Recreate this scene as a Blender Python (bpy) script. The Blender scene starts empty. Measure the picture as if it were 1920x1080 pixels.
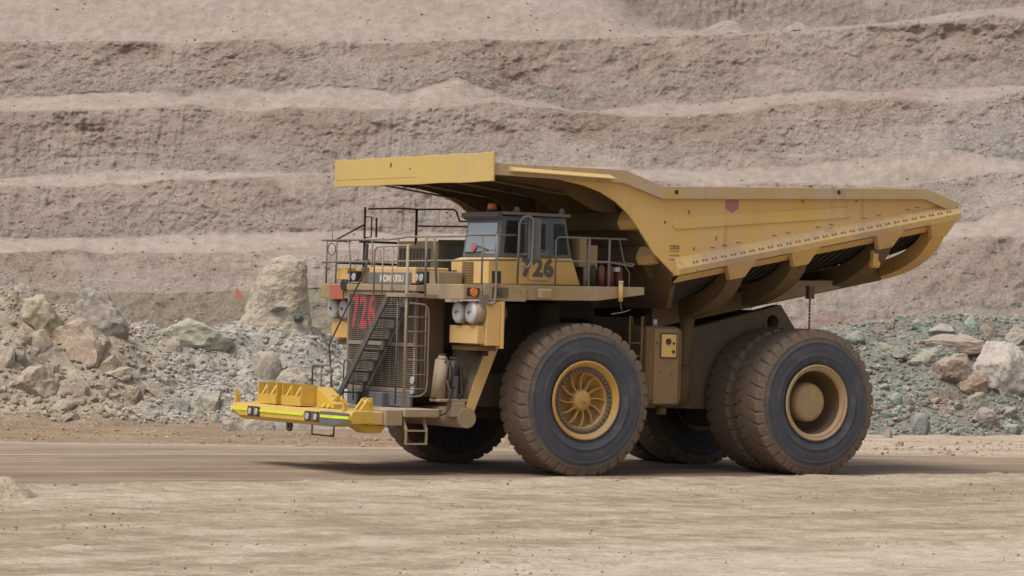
import bpy, bmesh, math, random
import numpy as np
from mathutils import Vector, Matrix

random.seed(7)
S = bpy.context.scene
COL = S.collection
R = math.radians

# ------------------------------------------------------------------ camera
CAM_H, CAM_EL, CAM_ROLL, CAM_F = 3.856, 0.00649, 0.02683, 5994.3   # metres, radians, radians, focal length in 1920-wide pixels
cam = bpy.data.cameras.new('camera')
cam.sensor_width = 36.0
cam.lens = 36.0 * CAM_F / 1920.0
cam.clip_start, cam.clip_end = 0.5, 5000.0
camo = bpy.data.objects.new('camera', cam)
COL.objects.link(camo)
_fw = Vector((0, math.cos(CAM_EL), math.sin(CAM_EL)))
_r = Vector((1, 0, 0)); _u = _r.cross(_fw)
_r2 = _r * math.cos(CAM_ROLL) + _u * math.sin(CAM_ROLL)
_u2 = -_r * math.sin(CAM_ROLL) + _u * math.cos(CAM_ROLL)
camo.matrix_world = Matrix(((_r2.x, _u2.x, -_fw.x, 0), (_r2.y, _u2.y, -_fw.y, 0), (_r2.z, _u2.z, -_fw.z, CAM_H), (0, 0, 0, 1)))
S.camera = camo

# ------------------------------------------------------------------ sky, sun, exposure (hazy overcast daylight)
SUN_EL, SUN_ROT = R(62), R(228)          # rotation measured from +Y towards +X
w = bpy.data.worlds.new('World'); S.world = w; w.use_nodes = True
nt = w.node_tree; nt.nodes.clear()
sky = nt.nodes.new('ShaderNodeTexSky'); sky.sky_type = 'NISHITA'; sky.sun_disc = False
sky.sun_elevation = SUN_EL; sky.sun_rotation = SUN_ROT
sky.air_density = 1.0; sky.dust_density = 4.0; sky.ozone_density = 1.0
hs = nt.nodes.new('ShaderNodeHueSaturation'); hs.inputs['Saturation'].default_value = 0.35   # veiled by thin cloud
bg = nt.nodes.new('ShaderNodeBackground'); bg.inputs['Strength'].default_value = 0.105
wo = nt.nodes.new('ShaderNodeOutputWorld')
nt.links.new(sky.outputs[0], hs.inputs['Color']); nt.links.new(hs.outputs[0], bg.inputs['Color']); nt.links.new(bg.outputs[0], wo.inputs['Surface'])
sun = bpy.data.lights.new('sun', 'SUN'); sun.energy = 1.7; sun.angle = R(30); sun.color = (1.0, 0.945, 0.86)
suno = bpy.data.objects.new('sun', sun); COL.objects.link(suno)
sd = Vector((math.sin(SUN_ROT) * math.cos(SUN_EL), math.cos(SUN_ROT) * math.cos(SUN_EL), math.sin(SUN_EL)))
suno.rotation_euler = sd.to_track_quat('Z', 'Y').to_euler()
suno.location = sd * 200
vs = S.view_settings
S.display_settings.display_device = 'sRGB'
vs.view_transform = 'Standard'; vs.look = 'None'; vs.gamma = 1.0; vs.use_curve_mapping = False
vs.exposure = 0.48
S.render.engine = 'CYCLES'
S.cycles.use_denoising = True
S.cycles.max_bounces = 6

# ------------------------------------------------------------------ numpy helpers
_r2n, _u2n, _fwn = (np.array(v) for v in (_r2, _u2, _fw))

def ray(px, py):
    """direction of sight with unit depth for a point given in 1920 x 1080 picture coordinates"""
    return _fwn + _r2n * (np.asarray(px)[..., None] - 960) / CAM_F + _u2n * (540 - np.asarray(py)[..., None]) / CAM_F

def at(px, py, t):
    """world point seen at (px, py), t metres away along +Y"""
    d = ray(px, py); k = np.asarray(t) / d[..., 1]
    return d * k[..., None] + np.array((0, 0, CAM_H))

def to_px(p):
    d = np.asarray(p) - np.array((0, 0, CAM_H)); z = d @ _fwn
    return 960 + CAM_F * (d @ _r2n) / z, 540 - CAM_F * (d @ _u2n) / z

def _h(ix, iy, iz, seed):
    h = (ix.astype(np.uint32) * np.uint32(374761393) + iy.astype(np.uint32) * np.uint32(668265263)
         + iz.astype(np.uint32) * np.uint32(1274126177) + np.uint32((seed * 2654435761) & 0xffffffff))
    h ^= h >> np.uint32(13); h *= np.uint32(1274126177); h ^= h >> np.uint32(16); h *= np.uint32(2246822519); h ^= h >> np.uint32(15)
    return h.astype(np.float64) / 2147483647.5 - 1.0

def noise(x, y, z, seed=0):
    x, y, z = np.broadcast_arrays(np.asarray(x, float), np.asarray(y, float), np.asarray(z, float))
    fx, fy, fz = np.floor(x), np.floor(y), np.floor(z)
    ix, iy, iz = fx.astype(np.int64), fy.astype(np.int64), fz.astype(np.int64)
    a, b, c = x - fx, y - fy, z - fz
    a = a * a * (3 - 2 * a); b = b * b * (3 - 2 * b); c = c * c * (3 - 2 * c)
    def L(i, j, k): return _h(ix + i, iy + j, iz + k, seed)
    x00 = L(0, 0, 0) * (1 - a) + L(1, 0, 0) * a; x10 = L(0, 1, 0) * (1 - a) + L(1, 1, 0) * a
    x01 = L(0, 0, 1) * (1 - a) + L(1, 0, 1) * a; x11 = L(0, 1, 1) * (1 - a) + L(1, 1, 1) * a
    return (x00 * (1 - b) + x10 * b) * (1 - c) + (x01 * (1 - b) + x11 * b) * c

def fbm(x, y, z, oct=4, seed=0, gain=0.5):
    s, amp, tot = 0, 1.0, 0
    for o in range(oct):
        k = 2.03 ** o
        s = s + amp * noise(x * k + 17.3 * o, y * k + 5.1 * o, z * k + 9.7 * o, seed + o); tot += amp; amp *= gain
    return s / tot

def sstep(a, b, x):
    t = np.clip((x - a) / (b - a), 0, 1); return t * t * (3 - 2 * t)

def lerp_curve(pts, x):
    p = np.array(pts, float); return np.interp(x, p[:, 0], p[:, 1])

# ------------------------------------------------------------------ object helpers
def tag(o, label=None, cat=None, group=None, kind=None):
    if label: o['label'] = label
    if cat: o['category'] = cat
    if group: o['group'] = group
    if kind: o['kind'] = kind
    return o

def empty(name, parent=None, loc=(0, 0, 0), rz=0.0):
    o = bpy.data.objects.new(name, None); COL.objects.link(o)
    o.empty_display_size = 0.3; o.location = loc; o.rotation_euler = (0, 0, rz); o.parent = parent
    return o

def grid_mesh(name, V, mat, color=None, smooth=True, extra=None):
    """V: rows x cols x 3"""
    nr, nc = V.shape[:2]
    idx = np.arange(nr * nc).reshape(nr, nc)
    q = np.stack([idx[:-1, :-1], idx[:-1, 1:], idx[1:, 1:], idx[1:, :-1]], -1).reshape(-1, 4)
    return np_mesh(name, V.reshape(-1, 3), q, mat, None if color is None else color.reshape(-1, 3), smooth, extra)

def np_mesh(name, verts, quads, mat, color=None, smooth=True, extra=None):
    me = bpy.data.meshes.new(name)
    n, k = quads.shape
    me.vertices.add(len(verts)); me.vertices.foreach_set('co', np.ascontiguousarray(verts, np.float32).ravel())
    me.loops.add(n * k); me.loops.foreach_set('vertex_index', np.ascontiguousarray(quads, np.int32).ravel())
    me.polygons.add(n); me.polygons.foreach_set('loop_start', np.arange(0, n * k, k, dtype=np.int32))
    me.polygons.foreach_set('use_smooth', np.full(n, smooth, bool))
    me.update(calc_edges=True)
    if color is not None:
        at_ = me.attributes.new('tint', 'FLOAT_COLOR', 'POINT')
        at_.data.foreach_set('color', np.c_[color, np.ones(len(color)) if extra is None else extra.ravel()].astype(np.float32).ravel())
    me.validate()
    me.materials.append(mat)
    o = bpy.data.objects.new(name, me); COL.objects.link(o)
    return o

class MB:
    """collects shapes and links them as one mesh object"""
    def __init__(s): s.v, s.f, s.s = [], [], []
    def add(s, vs, fs, sm=False):
        o = len(s.v); s.v += [tuple(map(float, p)) for p in vs]
        s.f += [tuple(i + o for i in f) for f in fs]; s.s += [sm] * len(fs); return s
    def box(s, x0, x1, y0, y1, z0, z1):
        return s.hexa([(x0, y0, z0), (x1, y0, z0), (x1, y1, z0), (x0, y1, z0), (x0, y0, z1), (x1, y0, z1), (x1, y1, z1), (x0, y1, z1)])
    def hexa(s, p): return s.add(p, [(3, 2, 1, 0), (4, 5, 6, 7), (0, 1, 5, 4), (1, 2, 6, 5), (2, 3, 7, 6), (3, 0, 4, 7)])
    def prism(s, poly, axis, a, b):
        n = len(poly)
        def P(u, v, c):
            return {0: (c, u, v), 1: (u, c, v), 2: (u, v, c)}[axis]
        vs = [P(u, v, a) for u, v in poly] + [P(u, v, b) for u, v in poly]
        fs = [tuple(range(n))[::-1], tuple(range(n, 2 * n))] + [(i, (i + 1) % n, n + (i + 1) % n, n + i) for i in range(n)]
        return s.add(vs, fs)
    def loft(s, A, B):
        n = len(A)
        return s.add(list(A) + list(B), [tuple(range(n))[::-1], tuple(range(n, 2 * n))] + [(i, (i + 1) % n, n + (i + 1) % n, n + i) for i in range(n)])
    def cyl(s, p0, p1, r0, r1=None, n=16, caps=True):
        p0, p1 = Vector(p0), Vector(p1); r1 = r0 if r1 is None else r1
        d = (p1 - p0).normalized(); a = d.orthogonal().normalized(); b = d.cross(a)
        vs = []
        for p, r in ((p0, r0), (p1, r1)):
            vs += [p + (a * math.cos(2 * math.pi * i / n) + b * math.sin(2 * math.pi * i / n)) * r for i in range(n)]
        s.add(vs, [(i, (i + 1) % n, n + (i + 1) % n, n + i) for i in range(n)], True)
        if caps: s.add(vs, [tuple(range(n))[::-1], tuple(range(n, 2 * n))])
        return s
    def tube(s, pts, r, n=7):
        pts = [Vector(p) for p in pts]
        dirs = [(pts[min(i + 1, len(pts) - 1)] - pts[max(i - 1, 0)]).normalized() for i in range(len(pts))]
        a = dirs[0].orthogonal().normalized(); vs = []
        for p, d in zip(pts, dirs):
            a = (a - d * a.dot(d))
            a = a.normalized() if a.length > 1e-4 else d.orthogonal().normalized()
            b = d.cross(a)
            vs += [p + (a * math.cos(2 * math.pi * i / n) + b * math.sin(2 * math.pi * i / n)) * r for i in range(n)]
        fs = []
        for k in range(len(pts) - 1):
            fs += [(k * n + i, k * n + (i + 1) % n, (k + 1) * n + (i + 1) % n, (k + 1) * n + i) for i in range(n)]
        s.add(vs, fs, True)
        m = (len(pts) - 1) * n
        return s.add(vs, [tuple(range(n))[::-1], tuple(range(m, m + n))])
    def lathe(s, prof, n=48, c=(0, 0, 0), closed=False):
        """profile of (y, radius) turned about the Y axis through c"""
        vs = []
        for y, r in prof:
            vs += [(c[0] + r * math.cos(2 * math.pi * i / n), c[1] + y, c[2] + r * math.sin(2 * math.pi * i / n)) for i in range(n)]
        fs = []
        m = len(prof)
        for k in range(m if closed else m - 1):
            k2 = (k + 1) % m
            fs += [(k * n + i, k2 * n + i, k2 * n + (i + 1) % n, k * n + (i + 1) % n) for i in range(n)]
        return s.add(vs, fs, True)
    def bar(s, p0, p1, w, h, up=(0, 0, 1)):
        p0, p1 = Vector(p0), Vector(p1); d = (p1 - p0).normalized(); up = Vector(up)
        a = d.cross(up).normalized() * (w / 2); b = a.cross(d).normalized() * (h / 2)
        return s.hexa([p0 - a - b, p0 + a - b, p0 + a + b, p0 - a + b][0:4] + [p1 - a - b, p1 + a - b, p1 + a + b, p1 - a + b])
    def build(s, name, mat, parent=None, bevel=0.0, kind=None):
        me = bpy.data.meshes.new(name)
        me.from_pydata(s.v, [], s.f)
        me.polygons.foreach_set('use_smooth', s.s)
        me.materials.append(mat)
        bm = bmesh.new(); bm.from_mesh(me)
        bmesh.ops.remove_doubles(bm, verts=bm.verts, dist=1e-5)
        bmesh.ops.recalc_face_normals(bm, faces=bm.faces)
        bm.to_mesh(me); bm.free(); me.update()
        o = bpy.data.objects.new(name, me); COL.objects.link(o); o.parent = parent
        if bevel:
            b = o.modifiers.new('bevel', 'BEVEL'); b.width = bevel; b.segments = 2; b.limit_method = 'ANGLE'; b.angle_limit = R(35)
        if kind: o['kind'] = kind
        return o

def arc(cx, cy, r, a0, a1, n):
    return [(cx + r * math.cos(R(a0 + (a1 - a0) * i / n)), cy + r * math.sin(R(a0 + (a1 - a0) * i / n))) for i in range(n + 1)]

def text_bm(s, size, bold=0.0, space=1.0):
    cu = bpy.data.curves.new('lettering', 'FONT'); cu.body = s; cu.size = size; cu.offset = bold
    cu.align_x = 'CENTER'; cu.align_y = 'CENTER'; cu.space_character = space; cu.resolution_u = 4
    o = bpy.data.objects.new('lettering', cu); COL.objects.link(o)
    dg = bpy.context.evaluated_depsgraph_get(); dg.update()
    me = bpy.data.meshes.new_from_object(o.evaluated_get(dg))
    bm = bmesh.new(); bm.from_mesh(me)
    bpy.data.objects.remove(o); bpy.data.meshes.remove(me)
    return bm

def bm_obj(name, bm, mat, parent, M):
    bm.transform(M); me = bpy.data.meshes.new(name); bm.to_mesh(me); bm.free(); me.materials.append(mat)
    o = bpy.data.objects.new(name, me); COL.objects.link(o); o.parent = parent
    return o

def facing(axis, pos):
    """text plane -> truck frame: 'X' reads from the front, 'Y' reads from the near side"""
    if axis == 'X': u, v, n = Vector((0, 1, 0)), Vector((0, 0, 1)), Vector((1, 0, 0))
    else: u, v, n = Vector((-1, 0, 0)), Vector((0, 0, 1)), Vector((0, 1, 0))
    M = Matrix((u, v, n)).transposed().to_4x4(); M.translation = Vector(pos)
    return M

# ------------------------------------------------------------------ materials
def mat_base(name):
    m = bpy.data.materials.new(name); m.use_nodes = True
    t = m.node_tree; t.nodes.clear()
    out = t.nodes.new('ShaderNodeOutputMaterial'); p = t.nodes.new('ShaderNodeBsdfPrincipled')
    t.links.new(p.outputs[0], out.inputs[0])
    return m, t, p

def N(t, typ, **kw):
    n = t.nodes.new(typ)
    for k, v in kw.items():
        if k in n.inputs.keys(): n.inputs[k].default_value = v
        else: setattr(n, k, v)
    return n

def noise_node(t, coord, scale, detail=5.0, rough=0.6, stretch=None):
    n = N(t, 'ShaderNodeTexNoise', Scale=scale, Detail=detail, Roughness=rough)
    if stretch:
        m = N(t, 'ShaderNodeMapping'); m.inputs['Scale'].default_value = stretch
        t.links.new(coord, m.inputs['Vector']); coord = m.outputs[0]
    t.links.new(coord, n.inputs['Vector']); return n.outputs[0]

def ramp(t, fac, a, b, va=0.0, vb=1.0):
    m = N(t, 'ShaderNodeMapRange'); m.interpolation_type = 'SMOOTHSTEP'
    for i, v in zip((1, 2, 3, 4), (a, b, va, vb)): m.inputs[i].default_value = v
    t.links.new(fac, m.inputs[0]); return m.outputs[0]

def math_(t, op, a, b=None, clamp=False):
    m = N(t, 'ShaderNodeMath'); m.operation = op; m.use_clamp = clamp
    for i, v in enumerate((a, b)):
        if v is None: continue
        if isinstance(v, (int, float)): m.inputs[i].default_value = v
        else: t.links.new(v, m.inputs[i])
    return m.outputs[0]

def mixc(t, fac, a, b, mode='MIX'):
    m = N(t, 'ShaderNodeMix'); m.data_type = 'RGBA'; m.blend_type = mode
    for i, v in ((0, fac), (6, a), (7, b)):
        if isinstance(v, (int, float)): m.inputs[i].default_value = v
        elif isinstance(v, tuple): m.inputs[i].default_value = (*v, 1.0)
        else: t.links.new(v, m.inputs[i])
    return m.outputs[2]

def bump(t, p, h, strength, dist):
    b = N(t, 'ShaderNodeBump'); b.inputs['Strength'].default_value = strength; b.inputs['Distance'].default_value = dist
    t.links.new(h, b.inputs['Height']); t.links.new(b.outputs[0], p.inputs['Normal'])

DUST = (0.34, 0.25, 0.165)
def painted(name, base, dust=0.35, rough=0.55, chips=0.68, updust=0.55, dustcol=DUST, metallic=0.0, streak=True):
    m, t, p = mat_base(name)
    tc = N(t, 'ShaderNodeTexCoord').outputs['Object']
    n1 = noise_node(t, tc, 0.9, 6, 0.65); n2 = noise_node(t, tc, 5.5, 5, 0.65)
    n3 = noise_node(t, tc, 1.0, 4, 0.6, (5.0, 5.0, 0.6))
    nz = N(t, 'ShaderNodeSeparateXYZ'); t.links.new(N(t, 'ShaderNodeNewGeometry').outputs['Normal'], nz.inputs[0])
    up = math_(t, 'MULTIPLY', ramp(t, nz.outputs[2], 0.15, 0.8), updust)
    d = math_(t, 'ADD', math_(t, 'MULTIPLY', ramp(t, n1, 0.35, 0.72), dust), math_(t, 'MULTIPLY', ramp(t, n2, 0.42, 0.75), dust * 0.6))
    if streak: d = math_(t, 'ADD', d, math_(t, 'MULTIPLY', ramp(t, n3, 0.5, 0.75), dust * 0.6))
    d = math_(t, 'ADD', d, up, True)
    nb = noise_node(t, tc, 0.33, 4, 0.6)
    tone = mixc(t, n1, tuple(c * 0.86 for c in base), tuple(min(1, c * 1.12) for c in base))
    c = mixc(t, d, tone, dustcol)
    c = mixc(t, math_(t, 'MULTIPLY', ramp(t, nb, 0.47, 0.66), min(0.6, dust * 1.1)), c, tuple(x * y for x, y in zip(dustcol, (0.92, 0.86, 0.95))))
    rn = noise_node(t, tc, 1.0, 5, 0.65, (3.2, 3.2, 0.35))
    c = mixc(t, math_(t, 'MULTIPLY', ramp(t, rn, 0.56, 0.76), min(0.6, dust * 1.0)), c, tuple(x * y for x, y in zip(base, (0.55, 0.48, 0.55))))
    ch = ramp(t, noise_node(t, tc, 9.0, 3, 0.5), chips, chips + 0.03)
    c = mixc(t, math_(t, 'MULTIPLY', ch, 0.75), c, (0.07, 0.05, 0.035))
    t.links.new(c, p.inputs['Base Color'])
    t.links.new(math_(t, 'ADD', math_(t, 'MULTIPLY', d, 0.4), rough, True), p.inputs['Roughness'])
    p.inputs['Metallic'].default_value = metallic
    p.inputs['Specular IOR Level'].default_value = 0.35
    bump(t, p, math_(t, 'ADD', math_(t, 'MULTIPLY', n2, 0.25), math_(t, 'MULTIPLY', n1, 1.2)), 0.22, 0.03)
    return m

M_YEL = painted('yellow_paint', (0.66, 0.395, 0.10), 0.58, 0.5, 0.74, 0.55, (0.57, 0.405, 0.22))
M_YELB = painted('clean_yellow_paint', (0.64, 0.41, 0.045), 0.22, 0.45, 0.76, 0.3)
M_PANEL = painted('pale_yellow_paint', (0.58, 0.41, 0.125), 0.30, 0.5, 0.76, 0.45, (0.47, 0.35, 0.17))
M_DECK = painted('dusty_yellow_paint', (0.32, 0.225, 0.09), 0.8, 0.62, 0.70, 0.8, (0.34, 0.275, 0.20))
M_UNDER = painted('underbody_dirt_and_shade', (0.17, 0.105, 0.038), 0.75, 0.7, 0.68, 0.6, (0.145, 0.10, 0.062))  # underbody dirt; also paints shade under the canopy and in the rim well
M_FRAME = painted('dusty_frame_steel', (0.13, 0.10, 0.07), 0.7, 0.75, 0.72, 0.4, (0.20, 0.15, 0.10))
M_DARK = painted('greasy_steel_and_shade', (0.035, 0.03, 0.025), 0.35, 0.7, 0.8, 0.4, (0.10, 0.075, 0.05))  # greasy steel; also stands for shade in recesses and open gaps
M_GREY = painted('blue_grey_paint', (0.105, 0.113, 0.13), 0.25, 0.5, 0.76, 0.4, (0.22, 0.195, 0.17))
M_GREYD = painted('grey_stair_steel', (0.075, 0.077, 0.082), 0.28, 0.55, 0.76, 0.4, (0.15, 0.13, 0.11))
M_RAIL = painted('dusty_grey_tube', (0.14, 0.128, 0.115), 0.5, 0.6, 0.8, 0.4, (0.25, 0.21, 0.17))
M_BLACK = painted('black_tube', (0.025, 0.023, 0.022), 0.2, 0.6, 0.9, 0.1, (0.10, 0.08, 0.06))
M_GRILL = painted('dusty_grille_steel', (0.19, 0.155, 0.12), 0.6, 0.7, 0.8, 0.3, (0.29, 0.235, 0.175))
M_CAPS = painted('white_cover_paint', (0.50, 0.51, 0.53), 0.15, 0.5, 0.85, 0.2, (0.38, 0.33, 0.27))
M_RED = painted('faded_red_paint', (0.50, 0.085, 0.10), 0.2, 0.6, 0.85, 0.2, (0.36, 0.16, 0.12))
M_ORANGE = painted('faded_orange_paint', (0.40, 0.105, 0.07), 0.35, 0.6, 0.8, 0.2)
M_MAROON = painted('maroon_bottle_paint', (0.13, 0.012, 0.022), 0.25, 0.4, 0.9, 0.2)
M_LETTER = painted('dark_stencil_paint', (0.115, 0.105, 0.08), 0.2, 0.6, 0.9, 0.0, (0.2, 0.15, 0.08))
M_WHITE = painted('cream_lettering', (0.62, 0.60, 0.50), 0.25, 0.6, 0.9, 0.0)
M_PINK = painted('faded_pink_sticker', (0.45, 0.14, 0.15), 0.2, 0.6, 0.9, 0.0)
M_RIM = painted('rim_paint', (0.55, 0.30, 0.05), 0.35, 0.5, 0.75, 0.4)
M_RIMR = painted('dusty_rim_paint', (0.42, 0.29, 0.14), 0.75, 0.65, 0.72, 0.5, (0.40, 0.28, 0.17))
M_HUB = painted('worn_hub_paint', (0.52, 0.35, 0.10), 0.7, 0.6, 0.74, 0.4, (0.36, 0.27, 0.18))

def simple(name, col, rough=0.5, metallic=0.0, spec=0.5, emis=None):
    m, t, p = mat_base(name)
    tc = N(t, 'ShaderNodeTexCoord').outputs['Object']
    c = mixc(t, ramp(t, noise_node(t, tc, 14, 4), 0.3, 0.75), col, tuple(min(1, x * 0.8 + 0.03) for x in col))
    t.links.new(c, p.inputs['Base Color'])
    p.inputs['Roughness'].default_value = rough; p.inputs['Metallic'].default_value = metallic
    p.inputs['Specular IOR Level'].default_value = spec
    return m
M_GLASS = simple('dark_cab_glass', (0.012, 0.016, 0.015), 0.12, 0, 0.25)
M_WIND = simple('sky_tinted_windscreen', (0.33, 0.37, 0.42), 0.06, 0.45, 1.0)  # pale blue base paints the sky reflection into the glass
M_TAPE = simple('reflective_lime_tape', (0.75, 0.85, 0.02), 0.35)
M_AMBER = simple('amber_lens', (0.75, 0.19, 0.03), 0.25)
M_LENS = simple('lamp_lens', (0.55, 0.55, 0.56), 0.15, 0.3, 0.8)
M_GREENL = simple('dark_green_lens', (0.04, 0.06, 0.05), 0.3)
M_BEACON = simple('orange_beacon_lens', (0.62, 0.16, 0.06), 0.3)

def rubber(name):
    m, t, p = mat_base(name)
    tc = N(t, 'ShaderNodeTexCoord').outputs['Object']
    sx = N(t, 'ShaderNodeSeparateXYZ'); t.links.new(tc, sx.inputs[0])
    r = math_(t, 'SQRT', math_(t, 'ADD', math_(t, 'MULTIPLY', sx.outputs[0], sx.outputs[0]), math_(t, 'MULTIPLY', sx.outputs[2], sx.outputs[2])))
    n1 = noise_node(t, tc, 1.6, 6, 0.65); n2 = noise_node(t, tc, 9, 5, 0.65)
    rr = math_(t, 'ADD', r, math_(t, 'MULTIPLY', math_(t, 'SUBTRACT', n1, 0.5), 0.22))
    mud = math_(t, 'MULTIPLY', ramp(t, rr, 1.44, 1.62), ramp(t, n2, 0.22, 0.55, 0.62, 1.0))
    side = mixc(t, n1, (0.042, 0.045, 0.056), (0.086, 0.089, 0.102))
    ringn = noise_node(t, tc, 2.2, 6, 0.7)
    side = mixc(t, math_(t, 'MULTIPLY', ramp(t, ringn, 0.48, 0.74), 0.62), side, (0.15, 0.13, 0.115))
    mudc = mixc(t, n2, (0.11, 0.078, 0.055), (0.235, 0.170, 0.120))
    c = mixc(t, mud, side, mudc)
    t.links.new(c, p.inputs['Base Color']); p.inputs['Roughness'].default_value = 0.72
    p.inputs['Specular IOR Level'].default_value = 0.3
    bump(t, p, n2, 0.25, 0.02)
    return m
M_TYRE = rubber('muddy_tyre_rubber')

def terrain(name, fine=14.0, bumpd=0.06, strength=0.7, speck=0.5, streak=None, lo=0.72, hi=1.22, turn=0.0):
    m, t, p = mat_base(name)
    tc = N(t, 'ShaderNodeTexCoord').outputs['Object']
    if turn:
        mp = N(t, 'ShaderNodeMapping'); mp.inputs['Rotation'].default_value = (0, 0, -turn); t.links.new(tc, mp.inputs['Vector']); tc = mp.outputs[0]
    a = N(t, 'ShaderNodeAttribute'); a.attribute_name = 'tint'
    n1 = noise_node(t, tc, fine, 6, 0.7, streak); n2 = noise_node(t, tc, fine * 0.22, 5, 0.65, streak)
    k = mixc(t, ramp(t, n1, 0.3, 0.72), (lo, lo, lo), (hi, hi, hi * 0.985))
    al = a.outputs['Alpha']
    c = mixc(t, al, a.outputs[0], k, 'MULTIPLY')
    k2 = mixc(t, ramp(t, n2, 0.3, 0.7), (0.86, 0.85, 0.84), (1.10, 1.10, 1.10))
    c = mixc(t, 1.0, c, k2, 'MULTIPLY')
    v = N(t, 'ShaderNodeTexVoronoi', Scale=fine * 1.3); t.links.new(tc, v.inputs['Vector'])
    vc = N(t, 'ShaderNodeSeparateColor'); t.links.new(v.outputs['Color'], vc.inputs[0])
    sp = math_(t, 'MULTIPLY', math_(t, 'MULTIPLY', ramp(t, vc.outputs[0], 0.86, 0.9), ramp(t, v.outputs['Distance'], 0.42, 0.3)), speck)
    c = mixc(t, math_(t, 'MULTIPLY', sp, al), c, (0.46, 0.405, 0.36))
    sp2 = math_(t, 'MULTIPLY', math_(t, 'MULTIPLY', ramp(t, vc.outputs[1], 0.88, 0.92), ramp(t, v.outputs['Distance'], 0.42, 0.3)), speck)
    c = mixc(t, math_(t, 'MULTIPLY', sp2, al), c, (0.11, 0.09, 0.075))
    t.links.new(c, p.inputs['Base Color']); p.inputs['Roughness'].default_value = 0.95
    p.inputs['Specular IOR Level'].default_value = 0.12
    h = math_(t, 'MULTIPLY', math_(t, 'ADD', math_(t, 'MULTIPLY', n1, 0.5), n2), math_(t, 'ADD', math_(t, 'MULTIPLY', al, 0.8), 0.2))
    bump(t, p, h, strength, bumpd)
    return m
M_CLIFF = terrain('quarried_cliff_rock', 9.0, 0.10, 0.95, 0.40, None, 0.74, 1.18)
M_TOPRAIL = painted('dust_caked_rail_paint', (0.50, 0.33, 0.12), 0.95, 0.6, 0.72, 0.5, (0.44, 0.345, 0.245))
M_RUBBLE = terrain('rubble_earth', 10.0, 0.10, 0.9, 0.6)
M_GROUND = terrain('graded_dirt', 11.0, 0.03, 0.6, 0.45, None, 0.78, 1.18)
M_ROAD = terrain('packed_haul_road', 7.0, 0.012, 0.35, 0.10, (0.2, 1.0, 1.0), 0.84, 1.14, R(31))

def rock_material():
    m, t, p = mat_base('broken_rock')
    tc = N(t, 'ShaderNodeTexCoord').outputs['Object']
    oi = N(t, 'ShaderNodeObjectInfo')
    loc = N(t, 'ShaderNodeVectorMath'); loc.operation = 'ADD'
    t.links.new(tc, loc.inputs[0]); t.links.new(oi.outputs['Location'], loc.inputs[1]); q = loc.outputs[0]
    n1 = noise_node(t, q, 3.2, 6, 0.7); n2 = noise_node(t, q, 18, 5, 0.7)
    c = mixc(t, 1.0, oi.outputs['Color'], mixc(t, ramp(t, n1, 0.3, 0.7), (0.74, 0.75, 0.75), (1.24, 1.20, 1.16)), 'MULTIPLY')
    c = mixc(t, 1.0, c, mixc(t, ramp(t, n2, 0.3, 0.7), (0.82, 0.82, 0.82), (1.14, 1.14, 1.14)), 'MULTIPLY')
    nz = N(t, 'ShaderNodeSeparateXYZ'); t.links.new(N(t, 'ShaderNodeNewGeometry').outputs['Normal'], nz.inputs[0])
    d = math_(t, 'MULTIPLY', ramp(t, math_(t, 'ADD', nz.outputs[2], math_(t, 'MULTIPLY', math_(t, 'SUBTRACT', n1, 0.5), 1.2)), 0.25, 0.95), 0.70)
    c = mixc(t, d, c, (0.42, 0.36, 0.29))
    t.links.new(c, p.inputs['Base Color']); p.inputs['Roughness'].default_value = 0.9
    p.inputs['Specular IOR Level'].default_value = 0.15
    bump(t, p, math_(t, 'ADD', n1, math_(t, 'MULTIPLY', n2, 0.35)), 0.8, 0.07)
    return m
M_ROCK = rock_material()

def tinted(name):
    m, t, p = mat_base(name)
    a = N(t, 'ShaderNodeAttribute'); a.attribute_name = 'tint'
    tc = N(t, 'ShaderNodeTexCoord').outputs['Object']
    c = mixc(t, 1.0, a.outputs[0], mixc(t, noise_node(t, tc, 20, 4), (0.75, 0.75, 0.75), (1.2, 1.2, 1.2)), 'MULTIPLY')
    t.links.new(c, p.inputs['Base Color']); p.inputs['Roughness'].default_value = 0.95
    p.inputs['Specular IOR Level'].default_value = 0.12
    return m
M_GRAVEL = tinted('loose_gravel')

# ------------------------------------------------------------------ truck frame <-> world
TR_LOC, TR_ROT = (5.65, 80.81, -0.025), R(211.45)
_c, _s = math.cos(TR_ROT), math.sin(TR_ROT)
def to_truck(x, y):
    dx, dy = x - TR_LOC[0], y - TR_LOC[1]
    return dx * _c + dy * _s, -dx * _s + dy * _c
def from_truck(X, Y):
    return TR_LOC[0] + X * _c - Y * _s, TR_LOC[1] + X * _s + Y * _c

def road_near(X): return np.interp(X, [-60, -8, 60], [3.0, 3.47, 9.2])
def road_far(X): return np.interp(X, [-60, -14, 60], [-4.0, -4.3, -24.6])

# ================================================================== SETTING
# ------------------------------------------------------------------ ground
gx = np.concatenate([np.arange(-60, -22, 0.7), np.arange(-22, 22.001, 0.075), np.arange(22.7, 60, 0.7)])
gy = np.concatenate([np.arange(22, 38, 0.25), np.arange(38, 66, 0.10), np.arange(66, 112, 0.14)])
GX, GY = np.meshgrid(gx, gy)
TX, TY = to_truck(GX, GY)
dn = TY - road_near(TX); df = road_far(TX) - TY            # >0 outside the road
wob = 0.35 * noise(TX * 0.5, 0, 3.3, 5) + 0.12 * noise(TX * 2.1, 0, 1.3, 6)
outn = sstep(-0.15, 0.35, dn + wob); outf = sstep(-0.15, 0.35, df + wob * 0.6)
outside = np.maximum(outn, outf)
z = 0.030 * fbm(TX / 5, TY / 1.3, 0, 3, 11) + 0.022 * fbm(TX / 1.2, TY / 0.5, 1, 3, 12) + 0.010 * fbm(TX / 0.25, TY / 0.2, 2, 2, 13)
lump = np.clip(fbm(TX / 2.2, TY / 1.1, 4, 3, 14) - 0.1, 0, 1)
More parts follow.
